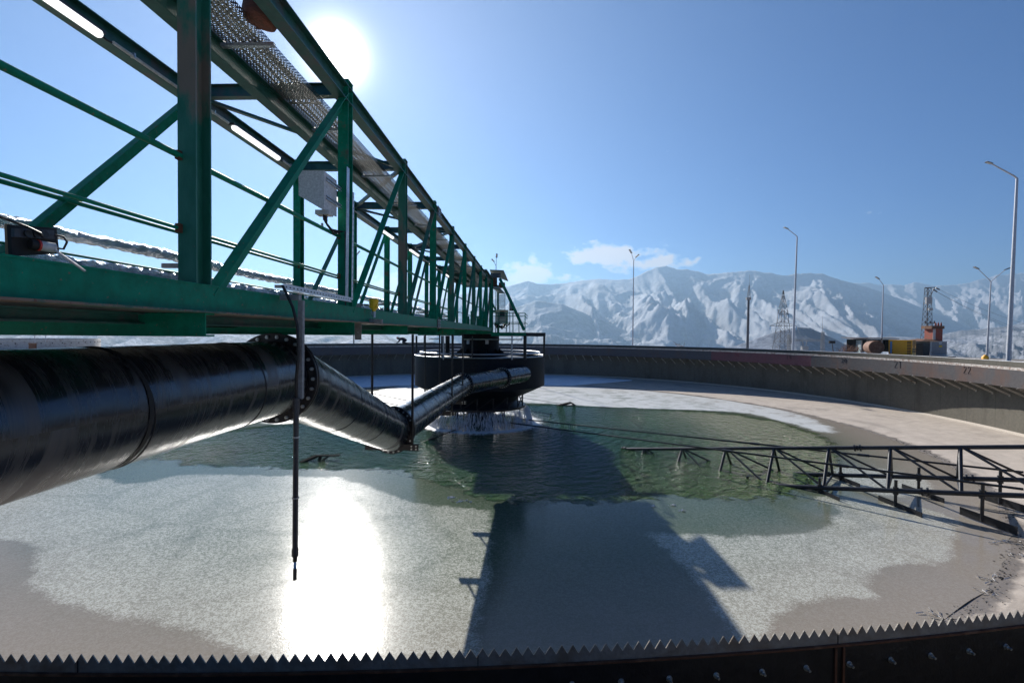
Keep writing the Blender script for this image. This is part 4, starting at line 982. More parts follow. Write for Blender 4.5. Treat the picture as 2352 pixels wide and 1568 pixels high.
# blades hung on posts below the lower chords
for fn, sgn, lst in ((near, 1, (15.2, 17.3, 19.9, 22.2, 24.4)), (far, -1, (17.6, 20.3, 22.8, 25.0, 27.2))):
    for j, q in enumerate(lst):
        c = fn(q); zf = max(floor_z(q), -6.3)+.12; bot = min(zf+.05, c.z-.25)
        mb = MB(); mb.tube([c+Vector((0, 0, .38))-RN*.11*sgn*0, Vector((c.x, c.y, bot))], .05, 10); mb.tube([c+Vector((0, 0, .06)), c+Vector((0, 0, .13))], .085, 8); mb.tube([c-Vector((0, 0, .06)), c-Vector((0, 0, .13))], .085, 8)
        po = mb.build('blade_post', M['rake'], rk)
        dd = (RD*.72+RN*.69).normalized(); a = Vector((c.x, c.y, bot))-dd*.7; b = a+dd*1.7
        mb = MB(); mb.beam(a+Vector((0, 0, .08)), b+Vector((0, 0, .08)), .03, .26); mb.build('blade', M['black_steel'], po)
# tie rods from the centre to the arm and towards the sunken arms
def rod(a, b, r=.04, name='tie_rod'):
    mb = MB(); mb.tube([Vector(a), Vector(b)], r, 8); mb.build(name, M['rod'], rk)
r1a, _ = on_plane(1142, 967, 1.0); r1b, q1 = on_plane(2351, 1123, 1.6); r2a, _ = on_plane(1206, 963, -.6); r2b, q2 = on_plane(2351, 1084, -1.9)
cz = lambda px, py, Y: at(px, py, Y)
rod(cz(1142, 967, 30.5), r1b); rod(cz(1196, 962, 31.5), r2b)
for q in (.62, .80):
    for a_, b_ in ((cz(1142, 967, 30.5), r1b), (cz(1196, 962, 31.5), r2b)):
        c = a_.lerp(b_, q); d = (b_-a_).normalized(); mb = MB(); mb.tube([c-d*.2, c+d*.2], .06, 10); mb.build('turnbuckle', M['rake'], rk)
rod(cz(1095, 967.6, 31.0), atz(962, 1019, ZH-.05)); rod(cz(1060, 944, 31.4), cz(795, 891, 45)); rod(cz(1060, 956, 31.2), cz(806, 910, 42)); rod(cz(1180, 938, 33.3), atz(1268, 951, ZH-.02), .03)
rod(cz(1190, 912, 34), atz(1303, 929, ZH), .015)
TAR = pbr('tarry_steel', (.006, .006, .006), .9, spec=.02)
# tips of the sunken arms
mb = MB(); c = atz(735, 1056, ZH); mb.beam(c+Vector((-.75, -.4, -.03)), c+Vector((-.2, .1, .17)), .26, .10); mb.beam(c+Vector((-.25, .1, .17)), c+Vector((.9, .15, .20)), .20, .05); mb.beam(c+Vector((-.1, .1, -.1)), c+Vector((0, .1, .18)), .12, .12); mb.beam(c+Vector((.0, .0, -.1)), c+Vector((.4, .1, .18)), .10, .08); mb.build('sunken_arm_tip', TAR, rk)
mb = MB(); c = atz(1305, 930, ZH); mb.beam(c+Vector((-1.0, -.3, -.05)), c+Vector((.25, .0, .22)), .45, .10); mb.beam(c+Vector((.2, 0, .22)), c+Vector((.6, .2, -.02)), .3, .08); mb.build('sunken_arm_tip', TAR, rk)

# falling water and foam
def spray_mat(name, alpha, col=(.85, .88, .9)):
    m, t = newmat(name); p = t.n('ShaderNodeBsdfPrincipled', Base__Color=(*col, 1), Roughness=.15); p.inputs['IOR'].default_value = 1.33
    tl = t.n('ShaderNodeBsdfTranslucent', Color=(*col, 1)); a = t.n('ShaderNodeMixShader', i0=.5, i1=p.outputs[0], i2=tl.outputs[0])
    tr = t.n('ShaderNodeBsdfTransparent'); mx = t.n('ShaderNodeMixShader', i0=alpha, i1=tr.outputs[0], i2=a.outputs[0])
    t.n('ShaderNodeOutputMaterial', Surface=mx.outputs[0]); return m
mb = MB(); rnd = random.Random(3)
for i in range(2800):
    a = rnd.uniform(0, 2*PI); r = 3.08+rnd.uniform(0, .1); ln = rnd.uniform(.1, .6); z0 = -4.88-rnd.random()**1.1*1.15; w_ = rnd.uniform(.008, .026)
    dens = noise.noise(Vector((a*5, 0, 0)))
    if dens < -.15 and rnd.random() < .7: continue
    pts = []
    for k in range(4):
        z = z0-ln*k/3; fall = max(0, -4.88-z)
        if z < ZH-.02: z = ZH-.02
        rr_ = r+.42*math.sqrt(fall)+rnd.gauss(0, .012); pts.append(polar(rr_, a+rnd.gauss(0, .004), z))
    mb.tube(pts, [w_*.4, w_, w_, w_*.3], 4, caps=False)
mb.build('falling_water', spray_mat('falling_water', .95, (.97, .98, 1)), loc=(CX, CY, -5), kind='stuff')
mb = MB()
for i in range(7000):
    a = rnd.uniform(0, 2*PI); r = rnd.gauss(3.75, .55); z = ZH+abs(rnd.gauss(0, .24)); s = rnd.uniform(.006, .022)
    p = polar(r, a, z); k = len(mb.v); mb.v += [p+Vector((s, 0, 0)), p+Vector((-s*.5, s*.8, 0)), p+Vector((-s*.5, -s*.8, 0)), p+Vector((0, 0, s*1.4))]
    for f in ((0, 1, 2), (0, 1, 3), (1, 2, 3), (2, 0, 3)): mb.face([k+x for x in f])
mb.build('spray', spray_mat('spray', .95, (1, 1, 1)), loc=(CX, CY, -6), kind='stuff')
def foam_mat():
    m, t = newmat('foam'); co = t.coord('Object'); s = t.n('ShaderNodeSeparateXYZ', i0=co)
    rad = t.m('SQRT', t.m('ADD', t.m('POWER', s.outputs[0], 2.0), t.m('POWER', s.outputs[1], 2.0)))
    band = t.m('EXPONENT', t.m('MULTIPLY', t.m('POWER', t.m('ABSOLUTE', t.m('DIVIDE', t.m('SUBTRACT', rad, 3.7), .55)), 2.0), -1.0))
    n = t.noise(co, 3.5, 7, .7, .8)
    mask = t.ramp(t.m('ADD', t.m('MULTIPLY', n, .7), t.m('MULTIPLY', band, .32)), [(.44, 0), (.60, .95)])
    p = t.n('ShaderNodeBsdfPrincipled', Base__Color=(.9, .93, .92, 1), Roughness=.5)
    t.t.links.new(t.bump(n, 1.0, .1), p.inputs['Normal'])
    tr = t.n('ShaderNodeBsdfTransparent'); mx = t.n('ShaderNodeMixShader', i0=mask, i1=tr.outputs[0], i2=p.outputs[0]); t.n('ShaderNodeOutputMaterial', Surface=mx.outputs[0]); return m
mb = MB(); mb.rev([(1.2, ZH+.02), (3.2, ZH+.05), (3.8, ZH+.09), (4.6, ZH+.03), (6.2, ZH+.01)], (CX, CY), 96); mb.build('foam', foam_mat(), loc=(CX, CY, ZH), kind='stuff')
mb = MB()                                                   # icicles under the tie rods and the drum rim
for (a_, b_, n_) in ((cz(1142, 967, 30.5), r1b, 14), (cz(1196, 962, 31.5), r2b, 16)):
    for i in range(n_): c = a_.lerp(b_, rnd.choice((.12, .17))+rnd.uniform(-.02, .02)); l = rnd.uniform(.1, .3); mb.tube([c, c-Vector((0, 0, l))], [.012, .002], 5)
for i in range(90): a = rnd.uniform(0, 2*PI); c = polar(3.05, a, -4.93); mb.tube([c, c-Vector((0, 0, rnd.uniform(.05, .25)))], [.014, .002], 5)
mb.build('icicles', spray_mat('icicle_ice', .7), loc=(CX, CY, -5), kind='stuff')

# ------------------------------------------------------------------ drive platform at the bridge end
dp = thing('drive_platform', 'green steel drive platform with roof and railings over the black drum', 'platform', (CX, CY, 0))
def G(px, py, Y): return at(px, py, Y)
YD = 31.0; k31 = YD/F
def hb(name, x0, x1, y0, y1, Y, th, mat):                  # a box that spans the given sight lines at depth Y
    a, b = G(x0, (y0+y1)/2, Y), G(x1, (y0+y1)/2, Y); h = (y1-y0)/F*Y; mb = MB(); mb.box((a+b)/2, ((b-a).length, th, h)); return mb.build(name, mat, dp)
hb('deck', 985, 1208, 762.8, 766, 30.6, 4.2, M['green_dark'])
hb('edge_beam', 1128, 1208, 763.5, 772, 28.4, .1, M['green']); hb('edge_beam', 1208, 1253, 763.8, 772.5, 28.4, .1, M['black_steel']); hb('edge_beam', 960, 1060, 764, 770.5, 33.2, .1, M['green'])
mb = MB(); a = G(1208, 768, 28.4); mb.beam(a, a+Vector((0, 4.6, 0)), .1, .22); a = G(1253, 768, 28.4); b = G(1135, 768, 28.4)
mb.build('side_beam', M['green'], dp)
for q_, (da, db_, s0_) in enumerate(((2.26, 2.72, 24.1), (2.722, 3.2, 23.3), (3.202, 3.7, 24.4), (3.702, 4.66, 23.7))):
    mb = MB(); mb.beam(B((da+db_)/2, s0_, 3.24), B((da+db_)/2, 33.2, 3.24), db_-da, .03)
    for i in range(4): mb.beam(B(da+(db_-da)*(i+.5)/4, s0_, 3.262), B(da+(db_-da)*(i+.5)/4, 33.2, 3.262), .03, .014)
    mb.build('roof_sheet', M['green_dark'], dp)
for s_ in (25.5, 29.5, 32.5): mb = MB(); mb.beam(B(2.25, s_, 3.19), B(4.5, s_, 3.19), .08, .07); mb.build('roof_purlin', M['grey_green'], dp)

mb = MB(); q = [G(1125, 621, 28.3), G(1157, 622.5, 28.3), G(1164, 645, 28.0), G(1134, 643, 28.0)]
rf = slab([q[0], q[1], q[1]+Vector((.25, 2.4, -.35)), q[0]+Vector((0, 2.4, 0))], (0, 0, 1), .05); rf.build('roof_sheet', M['green_dark'], dp)
hb('roof_fascia', 1127, 1150, 627, 638, 28.3, .1, M['grey_green']); hb('roof_fascia', 1122, 1142, 638, 659, 28.6, .1, M['rust']); hb('roof_fascia', 1146, 1160, 650.5, 660, 28.6, .9, M['rust'])
for px, y0, y1, Y in ((1144, 655, 763, 29.5), (1130, 640, 763, 28.2), (1118, 645, 763, 31.5), (1090, 650, 763, 33)):
    mb = MB(); mb.ibeam(G(px, y0, Y), G(px, y1, Y), .14, .14, up=(0, 1, 0)); mb.build('roof_post', M['green'], dp)
mb = MB(); mb.tube([G(1148, 640, 28.2), G(1166, 676, 28.0), G(1204, 758, 27.8)], .09, 10); mb.build('raking_brace', M['green'], dp)
mb = MB(); mb.tube([G(1127, 690, 29.2), G(1142, 718, 29.2)], .06, 8); mb.tube([G(1127, 714, 29.0), G(1146, 716, 29.2)], .07, 8); mb.build('cross_brace', M['green'], dp)
# railings
for (xa, xb, Y) in ((1128, 1206, 28.3), (960, 1040, 33.5)):
    mb = MB()
    for y in ((719, 726, 740.5, 743.5) if xa > 1000 else (719, 732, 745)): mb.tube([G(xa, y, Y), G(xb, y, Y)], .022, 6)
    mb.build('railing', M['green'], dp)
    for px in ([1130, 1146, 1163, 1178, 1192, 1206] if xa > 1000 else [962, 980, 1000, 1020, 1038]):
        mb = MB(); mb.tube([G(px, 719, Y), G(px, 763, Y)], .025, 6); mb.build('railing_post', M['green'], dp)
mb = MB()
for y in (719, 726, 740.5): a = G(1206, y, 28.3); mb.tube([a, a+Vector((.3, 4.6, 0))], .022, 6)
mb.build('railing', M['green'], dp)
# hangers from the platform down to the drum
for (px, y1, Y, m_, r) in ((956.6, 820, 33.2, 'black_steel', .07), (1250, 820, 30.4, 'black_steel', .07), (1206, 826, 28.3, 'black_steel', .1), (1028, 830, 32.6, 'black_steel', .16), (1016, 826, 31.5, 'black_steel', .09), (975, 822, 31.5, 'black_steel', .06),
                           (1176, 826, 28.3, 'galv', .045), (1019, 826, 28.4, 'galv', .045), (1041, 826, 28.2, 'rod', .04), (1085, 826, 28.2, 'rod', .04)):
    p0 = G(px, 771, Y); p1 = Vector((p0.x, p0.y, G(px, y1, Y).z)); mb = MB(); mb.tube([p0, p1], r, 10)
    mb.build('drop_post', M[m_], dp)
mb = MB(); mb.tube([G(1061, 779, 28.9), G(1200, 779.5, 28.9)], .035, 8); mb.tube([G(985, 778, 30), G(1010, 778, 30)], .03, 8); mb.build('service_pipe', M['galv'], dp)
# drive unit, control box and cable ladder
du = thing('drive_motor', 'green electric drive motors and gearbox standing on the platform behind the truss', 'motor', G(1095, 763, 30.5))
for i, px in enumerate((1072, 1086, 1100, 1113)):
    Y = 30.2+.4*(i % 2); mb = MB(); a = G(px, 762, Y); h = .9+.35*(i % 2); mb.tube([a, a+Vector((0, 0, .25))], .3, 16)
    for k in range(8): z = .28+k*.07; mb.tube([a+Vector((0, 0, z)), a+Vector((0, 0, z+.04))], .2, 16)
    mb.tube([a+Vector((0, 0, .2)), a+Vector((0, 0, h+.1))], .16, 16); mb.build('motor', M['green'], du)
mb = MB(); a = G(1095, 758, 30.6); mb.box(a, (1.5, .9, .35)); mb.build('gearbox', M['green_dark'], du)
cbx = thing('control_box', 'cream control box with small display on the drive platform', 'control box', G(1153, 763, 28.6))
mb = MB(); a = G(1153, 727, 28.6); mb.box(a, (.74, .3, .80)); mb.build('case', M['cream'], cbx)
mb = MB(); mb.box(G(1153, 712.5, 28.42), (.78, .36, .03)); mb.build('hood', M['cream'], cbx)
mb = MB(); mb.box(G(1153.5, 721, 28.44), (.30, .02, .28)); o = mb.build('display_frame', M['plastic_grey'], cbx)
mb = MB(); mb.box(G(1153.5, 718.5, 28.42), (.22, .02, .11)); mb.build('screen', M['panel_pale'], o)
mb = MB()
for i in range(4): mb.box(G(1149.5+2.6*i, 725.5, 28.42), (.04, .02, .03))
mb.build('buttons', M['plastic_white'], o)
mb = MB()
for i in range(6): mb.tube([G(1147+2.5*i, 736.5, 28.44), G(1147+2.5*i, 736.5, 28.41)], .02, 8)
mb.build('indicator_row', M['plastic_grey'], cbx)
mb = MB(); mb.box(G(1153, 729, 28.44), (.36, .012, .2)); mb.build('door_panel', M['white_paint'], cbx)
cl = thing('cable_ladder', 'galvanised cable ladder coming down from the bridge roof to the drive platform', 'cable ladder', G(1153, 710, 29.3))
mb = MB(); rail = [(1131, 661), (1146, 662), (1153, 672), (1154, 712)]
mb.tube([G(1146, 675, 29.2), G(1146, 712, 29.2)], .02, 6); mb.tube([G(1160, 675, 29.2), G(1160, 712, 29.2)], .02, 6); mb.build('side_rail', M['galv'], cl)
for i in range(13): mb = MB(); y = 677+i*2.8; mb.tube([G(1146, y, 29.2), G(1160, y, 29.2)], .018, 6); mb.build('rung', M['galv'], cl)
slab([G(1129, 660, 28.5), G(1147, 661, 28.5), G(1160, 675, 29.0), G(1146, 674, 29.2)], (0, 0, 1), .05).build('curved_section', M['galv'], cl)
jb = thing('junction_box', 'small grey switch box on two thin posts beside the raking green brace', 'switch box', G(1176, 763, 28.9))
mb = MB(); mb.box(G(1174.5, 704, 28.9), (.26, .2, .5)); mb.build('case', M['grey_paint'], jb)
for px in (1171, 1178.5): mb = MB(); mb.tube([G(px, 715, 28.9), G(px, 763, 28.9)], .025, 6); mb.build('leg', M['galv'], jb)
for px in (1172, 1177): mb = MB(); mb.tube([G(px, 711, 28.8), G(px, 711, 28.6)], .055, 10); mb.build('socket', M['dark'], jb)
cbl = MB(); rc = random.Random(5)
for i in range(16):
    x0, x1 = rc.uniform(1130, 1150), rc.uniform(1140, 1172); pts = [G(x0+(x1-x0)*f, 742+14*math.sin(PI*f)*rc.uniform(.4, 1)+rc.uniform(-2, 2), 28.7+rc.uniform(0, .6)) for f in (0, .25, .5, .75, 1)]
    cbl.tube(pts, .018, 5)
o = cbl.build('cable_bundle', M['blk_rubber'], loc=G(1150, 750, 28.9)); tag(o, 'tangle of black cables below the cream control box', 'cables')

# ------------------------------------------------------------------ lamp posts
def head(c, d, parent, s=1.0):
    d = Vector(d).normalized(); mb = MB(); mb.prism(c, c+d*.62*s, [(-.15*s, -.03*s), (.15*s, -.03*s), (.11*s, .05*s), (-.11*s, .05*s)]); h = mb.build('lamp_head', M['plastic_grey'], parent)
    mb = MB(); mb.prism(c+d*.12*s, c+d*.56*s, [(-.11*s, -.045*s), (.11*s, -.045*s), (.11*s, -.031*s), (-.11*s, -.031*s)]); mb.build('lens', M['plastic_white'], h)
def street_lamp(px, ybot_top, Y, arms, label, mat='lamp_pole', lean=0.0, r=.085, zb=ZG, wide=None):
    topp = at(px, ybot_top, Y); base = Vector((topp.x-lean*(topp.z-zb), topp.y, zb))
    t = thing('street_lamp', label, 'lamp post', base, 'tall lamp posts around the tank')
    mb = MB(); mb.tube([base, base.lerp(topp, .45), topp], [r*1.25, r, r*.62], 12); mb.build('pole', M[mat], t)
    mb = MB(); mb.tube([base, base+Vector((0, 0, .5))], r*1.6, 12); mb.build('base_sleeve', M[mat], t)
    for (ax_, ay) in arms:
        e_ = at(ax_, ay, Y-.3); mid = topp.lerp(e_, .12)+Vector((0, 0, .05)); mb = MB(); mb.tube([topp-Vector((0, 0, .3)), topp, mid, e_], [r*.55, r*.5, r*.45, r*.35], 8); mb.build('arm', M[mat], t)
        d = (e_-topp); d.z *= .45; head(e_-d.normalized()*.1, d, t, Y/45 if wide is None else wide)
    return t
street_lamp(2336, 410, 28.8, [(2275, 375)], 'tall pale lamp post near the right edge with one long arm to the left', lean=.022, r=.105, wide=.65)
street_lamp(1831, 544, 50, [(1808, 525)], 'pale lamp post with single left arm just right of the electricity pylon', lean=.02, r=.10, wide=.8)
street_lamp(2029, 655, 85, [(2018, 640)], 'small pale single-arm lamp post in front of the rusty cylinder', lean=.01, r=.11, wide=1.3)
street_lamp(2276, 647, 66, [(2246, 617), (2310, 619)], 'pale lamp post with two spread arms left of the rightmost pole', lean=.03, r=.11, wide=1.2)
street_lamp(1455.5, 600, 66, [(1450, 580), (1461, 590)], 'slender lamp post with two heads in front of the high snowy ridge', 'lamp_pole', 0, .08, wide=1.0)
street_lamp(813, 607, 66, [(822, 582), (808, 594)], 'lamp post seen through the truss right of the slotted channel', 'dark_pole', 0, .07, wide=.9)
street_lamp(1139.5, 612, 68, [(1140.5, 590), (1134, 600)], 'lamp post with two heads sticking up behind the drive platform roof', 'dark_pole', 0, .07, wide=.9)
# flood light on a short leaning post
t = thing('floodlight', 'small black floodlight on a short leaning post beyond the rim', 'floodlight', at(1914, 812, 60))
mb = MB(); mb.tube([at(1914, 812, 60), at(1911, 787, 60)], .06, 8); mb.build('post', M['dark_pole'], t)
mb = MB(); mb.box(at(1911, 785.5, 60), (.75, .15, .32)); mb.build('lamp_box', M['dark'], t)
# lightning mast
mt = thing('lightning_mast', 'dark tubular mast with thin lattice spike in front of the mountains', 'mast', at(1716.5, 800, 120))
bz_ = at(1716.5, 800, 120); bz_.z = ground_z(120)-1; tp = at(1719.5, 684, 120)
mb = MB(); mb.tube([bz_, tp], [.34, .26], 12); mb.build('tube', M['dark_pole'], mt)
mb = MB(); tpp = at(1721, 655, 120)
for k in range(3):
    a = 2*PI*k/3; o1 = Vector((math.cos(a), math.sin(a), 0)); mb.tube([tp+o1*.45, tpp+o1*.08], .05, 5)
    for j in range(6): f = j/6; f2 = (j+1)/6; o2 = Vector((math.cos(a+2*PI/3), math.sin(a+2*PI/3), 0)); mb.tube([tp.lerp(tpp, f)+o1*(.45-.37*f), tp.lerp(tpp, f2)+o2*(.45-.37*f2)], .035, 4)
mb.build('lattice_top', M['lattice_pale'], mt); mb = MB(); mb.tube([tpp, at(1721.5, 630, 120)], [.05, .02], 5); mb.build('spike', M['lattice_pale'], mt)
mb = MB(); mb.tube([tp+Vector((0, 0, -.5)), tp+Vector((0, 0, .1))], .6, 12); mb.build('collar', M['lattice_pale'], mt)
# lattice towers
def lattice(base, h, w0, w1, nseg, r, mb, wtop=None):
    prev = None
    for j in range(nseg+1):
        f = j/nseg; wd_ = w0+(w1-w0)*(1-(1-f)**1.25) ; z = h*f
        cs = [base+Vector((sx_*wd_/2, sy_*wd_/2, z)) for sx_, sy_ in ((-1, -1), (1, -1), (1, 1), (-1, 1))]
        if prev:
            for k in range(4):
                k2 = (k+1) % 4; mb.tube([prev[k], cs[k]], r*1.3, 4); mb.tube([prev[k], cs[k2]], r*.8, 4); mb.tube([prev[k2], cs[k]], r*.8, 4); mb.tube([cs[k], cs[k2]], r*.8, 4)
        prev = cs
PYY = 250; b = at(1797, 800, PYY); b.z = ground_z(PYY); hp_ = at(1797, 667, PYY).z-b.z
py = thing('electricity_pylon', 'tall steel lattice electricity pylon beyond the rim in front of the hills', 'pylon', b)
mb = MB(); lattice(b, hp_*.74, 9.6, 3.3, 6, .09, mb); lattice(b+Vector((0, 0, hp_*.74)), hp_*.26, 3.3, .3, 4, .08, mb); mb.build('tower', M['lattice'], py)
for (y, xl, xr) in ((721, 1789, 1812), (747, 1769, 1829)):
    mb = MB(); l, r_, c_ = at(xl, y+1, PYY), at(xr, y+1, PYY), at(1797, y-9, PYY)
    mb.tube([l, r_], .14, 5); mb.tube([c_, l], .10, 4); mb.tube([c_, r_], .10, 4)
    for f in (.25, .5, .75): mb.tube([l.lerp(c_, f), l.lerp(r_, f/2)], .07, 4); mb.tube([r_.lerp(c_, f), r_.lerp(l, f/2)], .07, 4)
    ca = mb.build('crossarm', M['lattice'], py)
    for e_ in (l, r_): mb = MB(); mb.tube([e_, e_-Vector((0, 0, 2.2))], .16, 6); mb.build('insulator', M['blue_strip'], ca)
# substation gantry
gb = thing('substation_gantry', 'white steel lattice gantry with thin spike among the hills right of the pylon', 'gantry', at(1889, 804, 230))
mb = MB(); b1 = at(1889, 806, 230); b1.z = ground_z(230); lattice(b1, at(1889, 762, 230).z-b1.z, 2.0, .9, 8, .09, mb); mb.tube([at(1889, 762, 230), at(1889, 725, 230)], [.12, .04], 5); mb.build('post', M['lattice_pale'], gb); mb = MB()
b2 = at(1812, 806, 230); b2.z = ground_z(230); lattice(b2, at(1812, 768, 230).z-b2.z, 1.8, .9, 7, .09, mb); mb.build('post', M['lattice_pale'], gb)
mb = MB(); mb.tube([at(1812, 779, 230), at(1889, 780, 230)], .14, 4); mb.tube([at(1812, 782.5, 230), at(1889, 783.5, 230)], .14, 4)
for i in range(20): mb.tube([at(1812+3.85*i, 779, 230), at(1813.9+3.85*i, 782.5, 230)], .07, 4)
mb.build('beam', M['lattice_pale'], gb)
mb = MB(); mb.box(at(1848, 799, 225), (2.9, 1.5, 1.8)); mb.tube([at(1845, 795, 225), at(1843, 781, 225)], .2, 5); mb.tube([at(1851, 795, 225), at(1854, 781, 225)], .2, 5)
mb.build('transformer', M['lattice_pale'], gb)
# power line tower by the kiosk
TWY = 100; b = at(2128, 812, TWY); b.z = ground_z(TWY); tt_ = thing('line_tower', 'narrow dark lattice pole carrying wires behind the brick kiosk', 'line tower', b)
mb = MB(); lattice(b, at(2130, 662, TWY).z-b.z, 1.7, .75, 13, .045, mb); mb.build('tower', M['lattice'], tt_)
mb = MB(); mb.tube([at(2124, 743, TWY), at(2148, 742, TWY)], .1, 5)
for x in (2126, 2138, 2146): mb.tube([at(x, 743, TWY), at(x, 737, TWY)], .14, 6)
mb.build('crossarm', M['dark_pole'], tt_)
mb = MB(); mb.tube([at(2124, 661, TWY), at(2148, 660, TWY)], .09, 5); mb.tube([at(2133, 690, TWY), at(2146, 661, TWY)], .07, 5)
mb.tube([at(2143, 664, TWY), at(2152, 670, TWY)], .14, 6); mb.tube([at(2149, 661, TWY), at(2158, 665, TWY)], .14, 6); mb.build('crossarm', M['dark_pole'], tt_)
mb = MB(); mb.box(at(2133, 690, TWY-.8), (1.2, .4, 1.4)); mb.box(at(2137, 710, TWY-.8), (.8, .3, .5)); mb.build('equipment_box', M['lattice_pale'], tt_)
mb = MB()
for (xa, ya, xb, yb) in ((2152, 670, 2460, 790), (2158, 665, 2460, 768), (2148, 668, 2460, 800)):
    a_, b_ = at(xa, ya, TWY), at(xb, yb, TWY*1.1); mb.tube([a_.lerp(b_, f)-Vector((0, 0, 4*f*(1-f)*1.2)) for f in [i/12 for i in range(13)]], .022, 4)
wi = mb.build('power_wires', M['dark_pole'], loc=at(2152, 670, TWY)); tag(wi, 'thin wires running down right from the narrow lattice pole', 'wires')
mb = MB()
for (xa, ya, xb, yb) in ((1829, 748, 1868, 779), (1829, 748, 1850, 779), (1812, 722, 1960, 770), (1829, 748, 1990, 790), (1767, 748, 1835, 795)):
    a_, b_ = at(xa, ya, PYY), at(xb, yb, PYY*.93); mb.tube([a_.lerp(b_, f)-Vector((0, 0, 4*f*(1-f)*1.5)) for f in [i/10 for i in range(11)]], .035, 4)
wi = mb.build('power_wires', M['lattice_pale'], loc=at(1829, 748, PYY)); tag(wi, 'thin wires hanging from the crossarms of the tall pylon', 'wires')

# ------------------------------------------------------------------ site buildings beyond the rim
def quadbox(mb, p0, p1, depth, z0, z1):                      # box whose near face runs p0 to p1, extends away
    d = (p1-p0); d.z = 0; d.normalize(); n_ = Vector((-d.y, d.x, 0)); n_ = n_ if n_.y > 0 else -n_
    a = [Vector((q.x, q.y, 0)) for q in (p0, p1)]; a += [a[1]+n_*depth, a[0]+n_*depth]
    k = len(mb.v); mb.v += [q+Vector((0, 0, z0)) for q in a]+[q+Vector((0, 0, z1)) for q in a]
    for f in ((0, 1, 5, 4), (1, 2, 6, 5), (2, 3, 7, 6), (3, 0, 4, 7), (4, 5, 6, 7), (3, 2, 1, 0)): mb.face([k+x for x in f])
    return d, n_
GY = 70
gl, gm, gr_ = at(2041, 795, GY+2.2), at(2095, 795, GY), at(2113, 795, GY+2.3)
gen_ = thing('generator', 'bright yellow generator container with black louvres, rear left of the brick kiosk', 'generator', gm)
gz1 = at(2095, 781, GY).z; gz0 = ZG+.1; u = (gl-gm); u.z = 0; lu = u.length; u.normalize(); v_ = (gr_-gm); v_.z = 0
wv2 = Vector((-u.y, u.x, 0)); wv2 = wv2 if wv2.x > 0 else -wv2
mb = MB(); c4 = [gm, gm+u*lu, gm+u*lu+wv2*2.2, gm+wv2*2.2]; k = 0
mb.v += [Vector((q.x, q.y, gz0)) for q in c4]+[Vector((q.x, q.y, gz1)) for q in c4]
for f in ((0, 1, 5, 4), (1, 2, 6, 5), (2, 3, 7, 6), (3, 0, 4, 7), (4, 5, 6, 7)): mb.face(f)
mb.build('case', M['orange'], gen_)
H_ = gz1-gz0
def onside(s, z, w_, h_, mat, name, front=False, t=.03):
    base = gm+(wv2*s if front else u*s); base.z = gz0+z; ax_ = wv2 if front else u; out = -u if front else -wv2
    mb = MB(); mb.prism(base+ax_*(-w_/2)+out*0.0, base+ax_*(w_/2), [(-t, -h_/2), (t, -h_/2), (t, h_/2), (-t, h_/2)]); return mb.build(name, mat, gen_)
for i in range(9): onside(.35, H_*(.10+.1*i), .45, .12, M['dark'], 'louvre')
for i, zz in enumerate((.92, .81, .70, .42, .31, .20)):
    for s in (.65, 1.6): onside(s, H_*zz, .8, .15, M['dark'], 'louvre', True)
onside(lu-.3, H_*.5, .22, H_*.8, M['blue_strip'], 'blue_strip')
for i in range(5): onside(2.3, H_*(.15+.17*i), .09, .1, M['dark'], 'hinge')
mb = MB()
for ci, ch in enumerate('1846'):
    pass
# stencilled code on the end panel
code = MB()
for ci, ch in enumerate(('1', '0', '0', '8')):
    for stroke in DIG[ch]:
        pts = [gm-u*.035+wv2*(.55+ci*.2+(.12 if ci > 1 else 0)+x*.16)+Vector((0, 0, gz0-gm.z+H_*.52+y*.2)) for x, y in stroke]
        for p, q in zip(pts, pts[1:]): code.beam(p, q, .012, .03, up=-u)
code.build('stencil_code', M['dark'], gen_)
# rusty cylinder lying in front of the shed
rc0, rc1 = at(1999, 797, 72), at(2024, 797, 80)
rt = thing('rusty_tank', 'big rusty horizontal cylinder lying between the shed and the yellow generator', 'tank', at(1999, 812, 72))
cr = 15.2/F*72; e1_ = at(1998, 797, 76); e2_ = at(2020, 797, 71); e3_ = e2_+(at(2042, 797, 76)-e2_)
mb = MB(); ax_ = (at(1990, 797, 76)-at(2012, 797, 71)).normalized(); c0_ = at(2013, 797.5, 71.5); mb.tube([c0_, c0_+ax_*3.2], cr*1.0, 32, caps=False); mb.build('shell', M['brown_tank'], rt)
mb = MB(); mb.tube([c0_-ax_*.12, c0_, c0_+ax_*.04], [cr*.96, cr*1.0, cr*1.005], 32); mb.build('end_cap', M['rust'], rt)
mb = MB(); 
for f in (.5, 2.6): q = c0_+ax_*f; mb.box(Vector((q.x, q.y, (q.z-cr+ZG)/2)), (1.6, .3, max(.1, q.z-cr*.8-ZG)))
mb.build('saddle', M['black_steel'], rt)
sh = thing('shed', 'low dark open-fronted shed with corrugated side and flat roof behind the rusty cylinder', 'shed', at(1975, 812, 84))
mb = MB(); a_, b_ = at(1967, 790, 85), at(1978, 790, 82)
def wallq(mb, a, b, z0, z1, th=.06): mb.prism(Vector((a.x, a.y, (z0+z1)/2)), Vector((b.x, b.y, (z0+z1)/2)), [(-th/2, -(z1-z0)/2), (th/2, -(z1-z0)/2), (th/2, (z1-z0)/2), (-th/2, (z1-z0)/2)])
zt_ = at(1978, 779.5, 83).z; n_c = 9
for i in range(n_c):
    p, q = a_.lerp(b_, i/n_c), a_.lerp(b_, (i+.62)/n_c); wallq(mb, p, q, ZG, zt_-.1, .14)
wallq(mb, a_, b_, ZG, zt_-.12, .04); mb.build('corrugated_wall', M['corr'], sh)
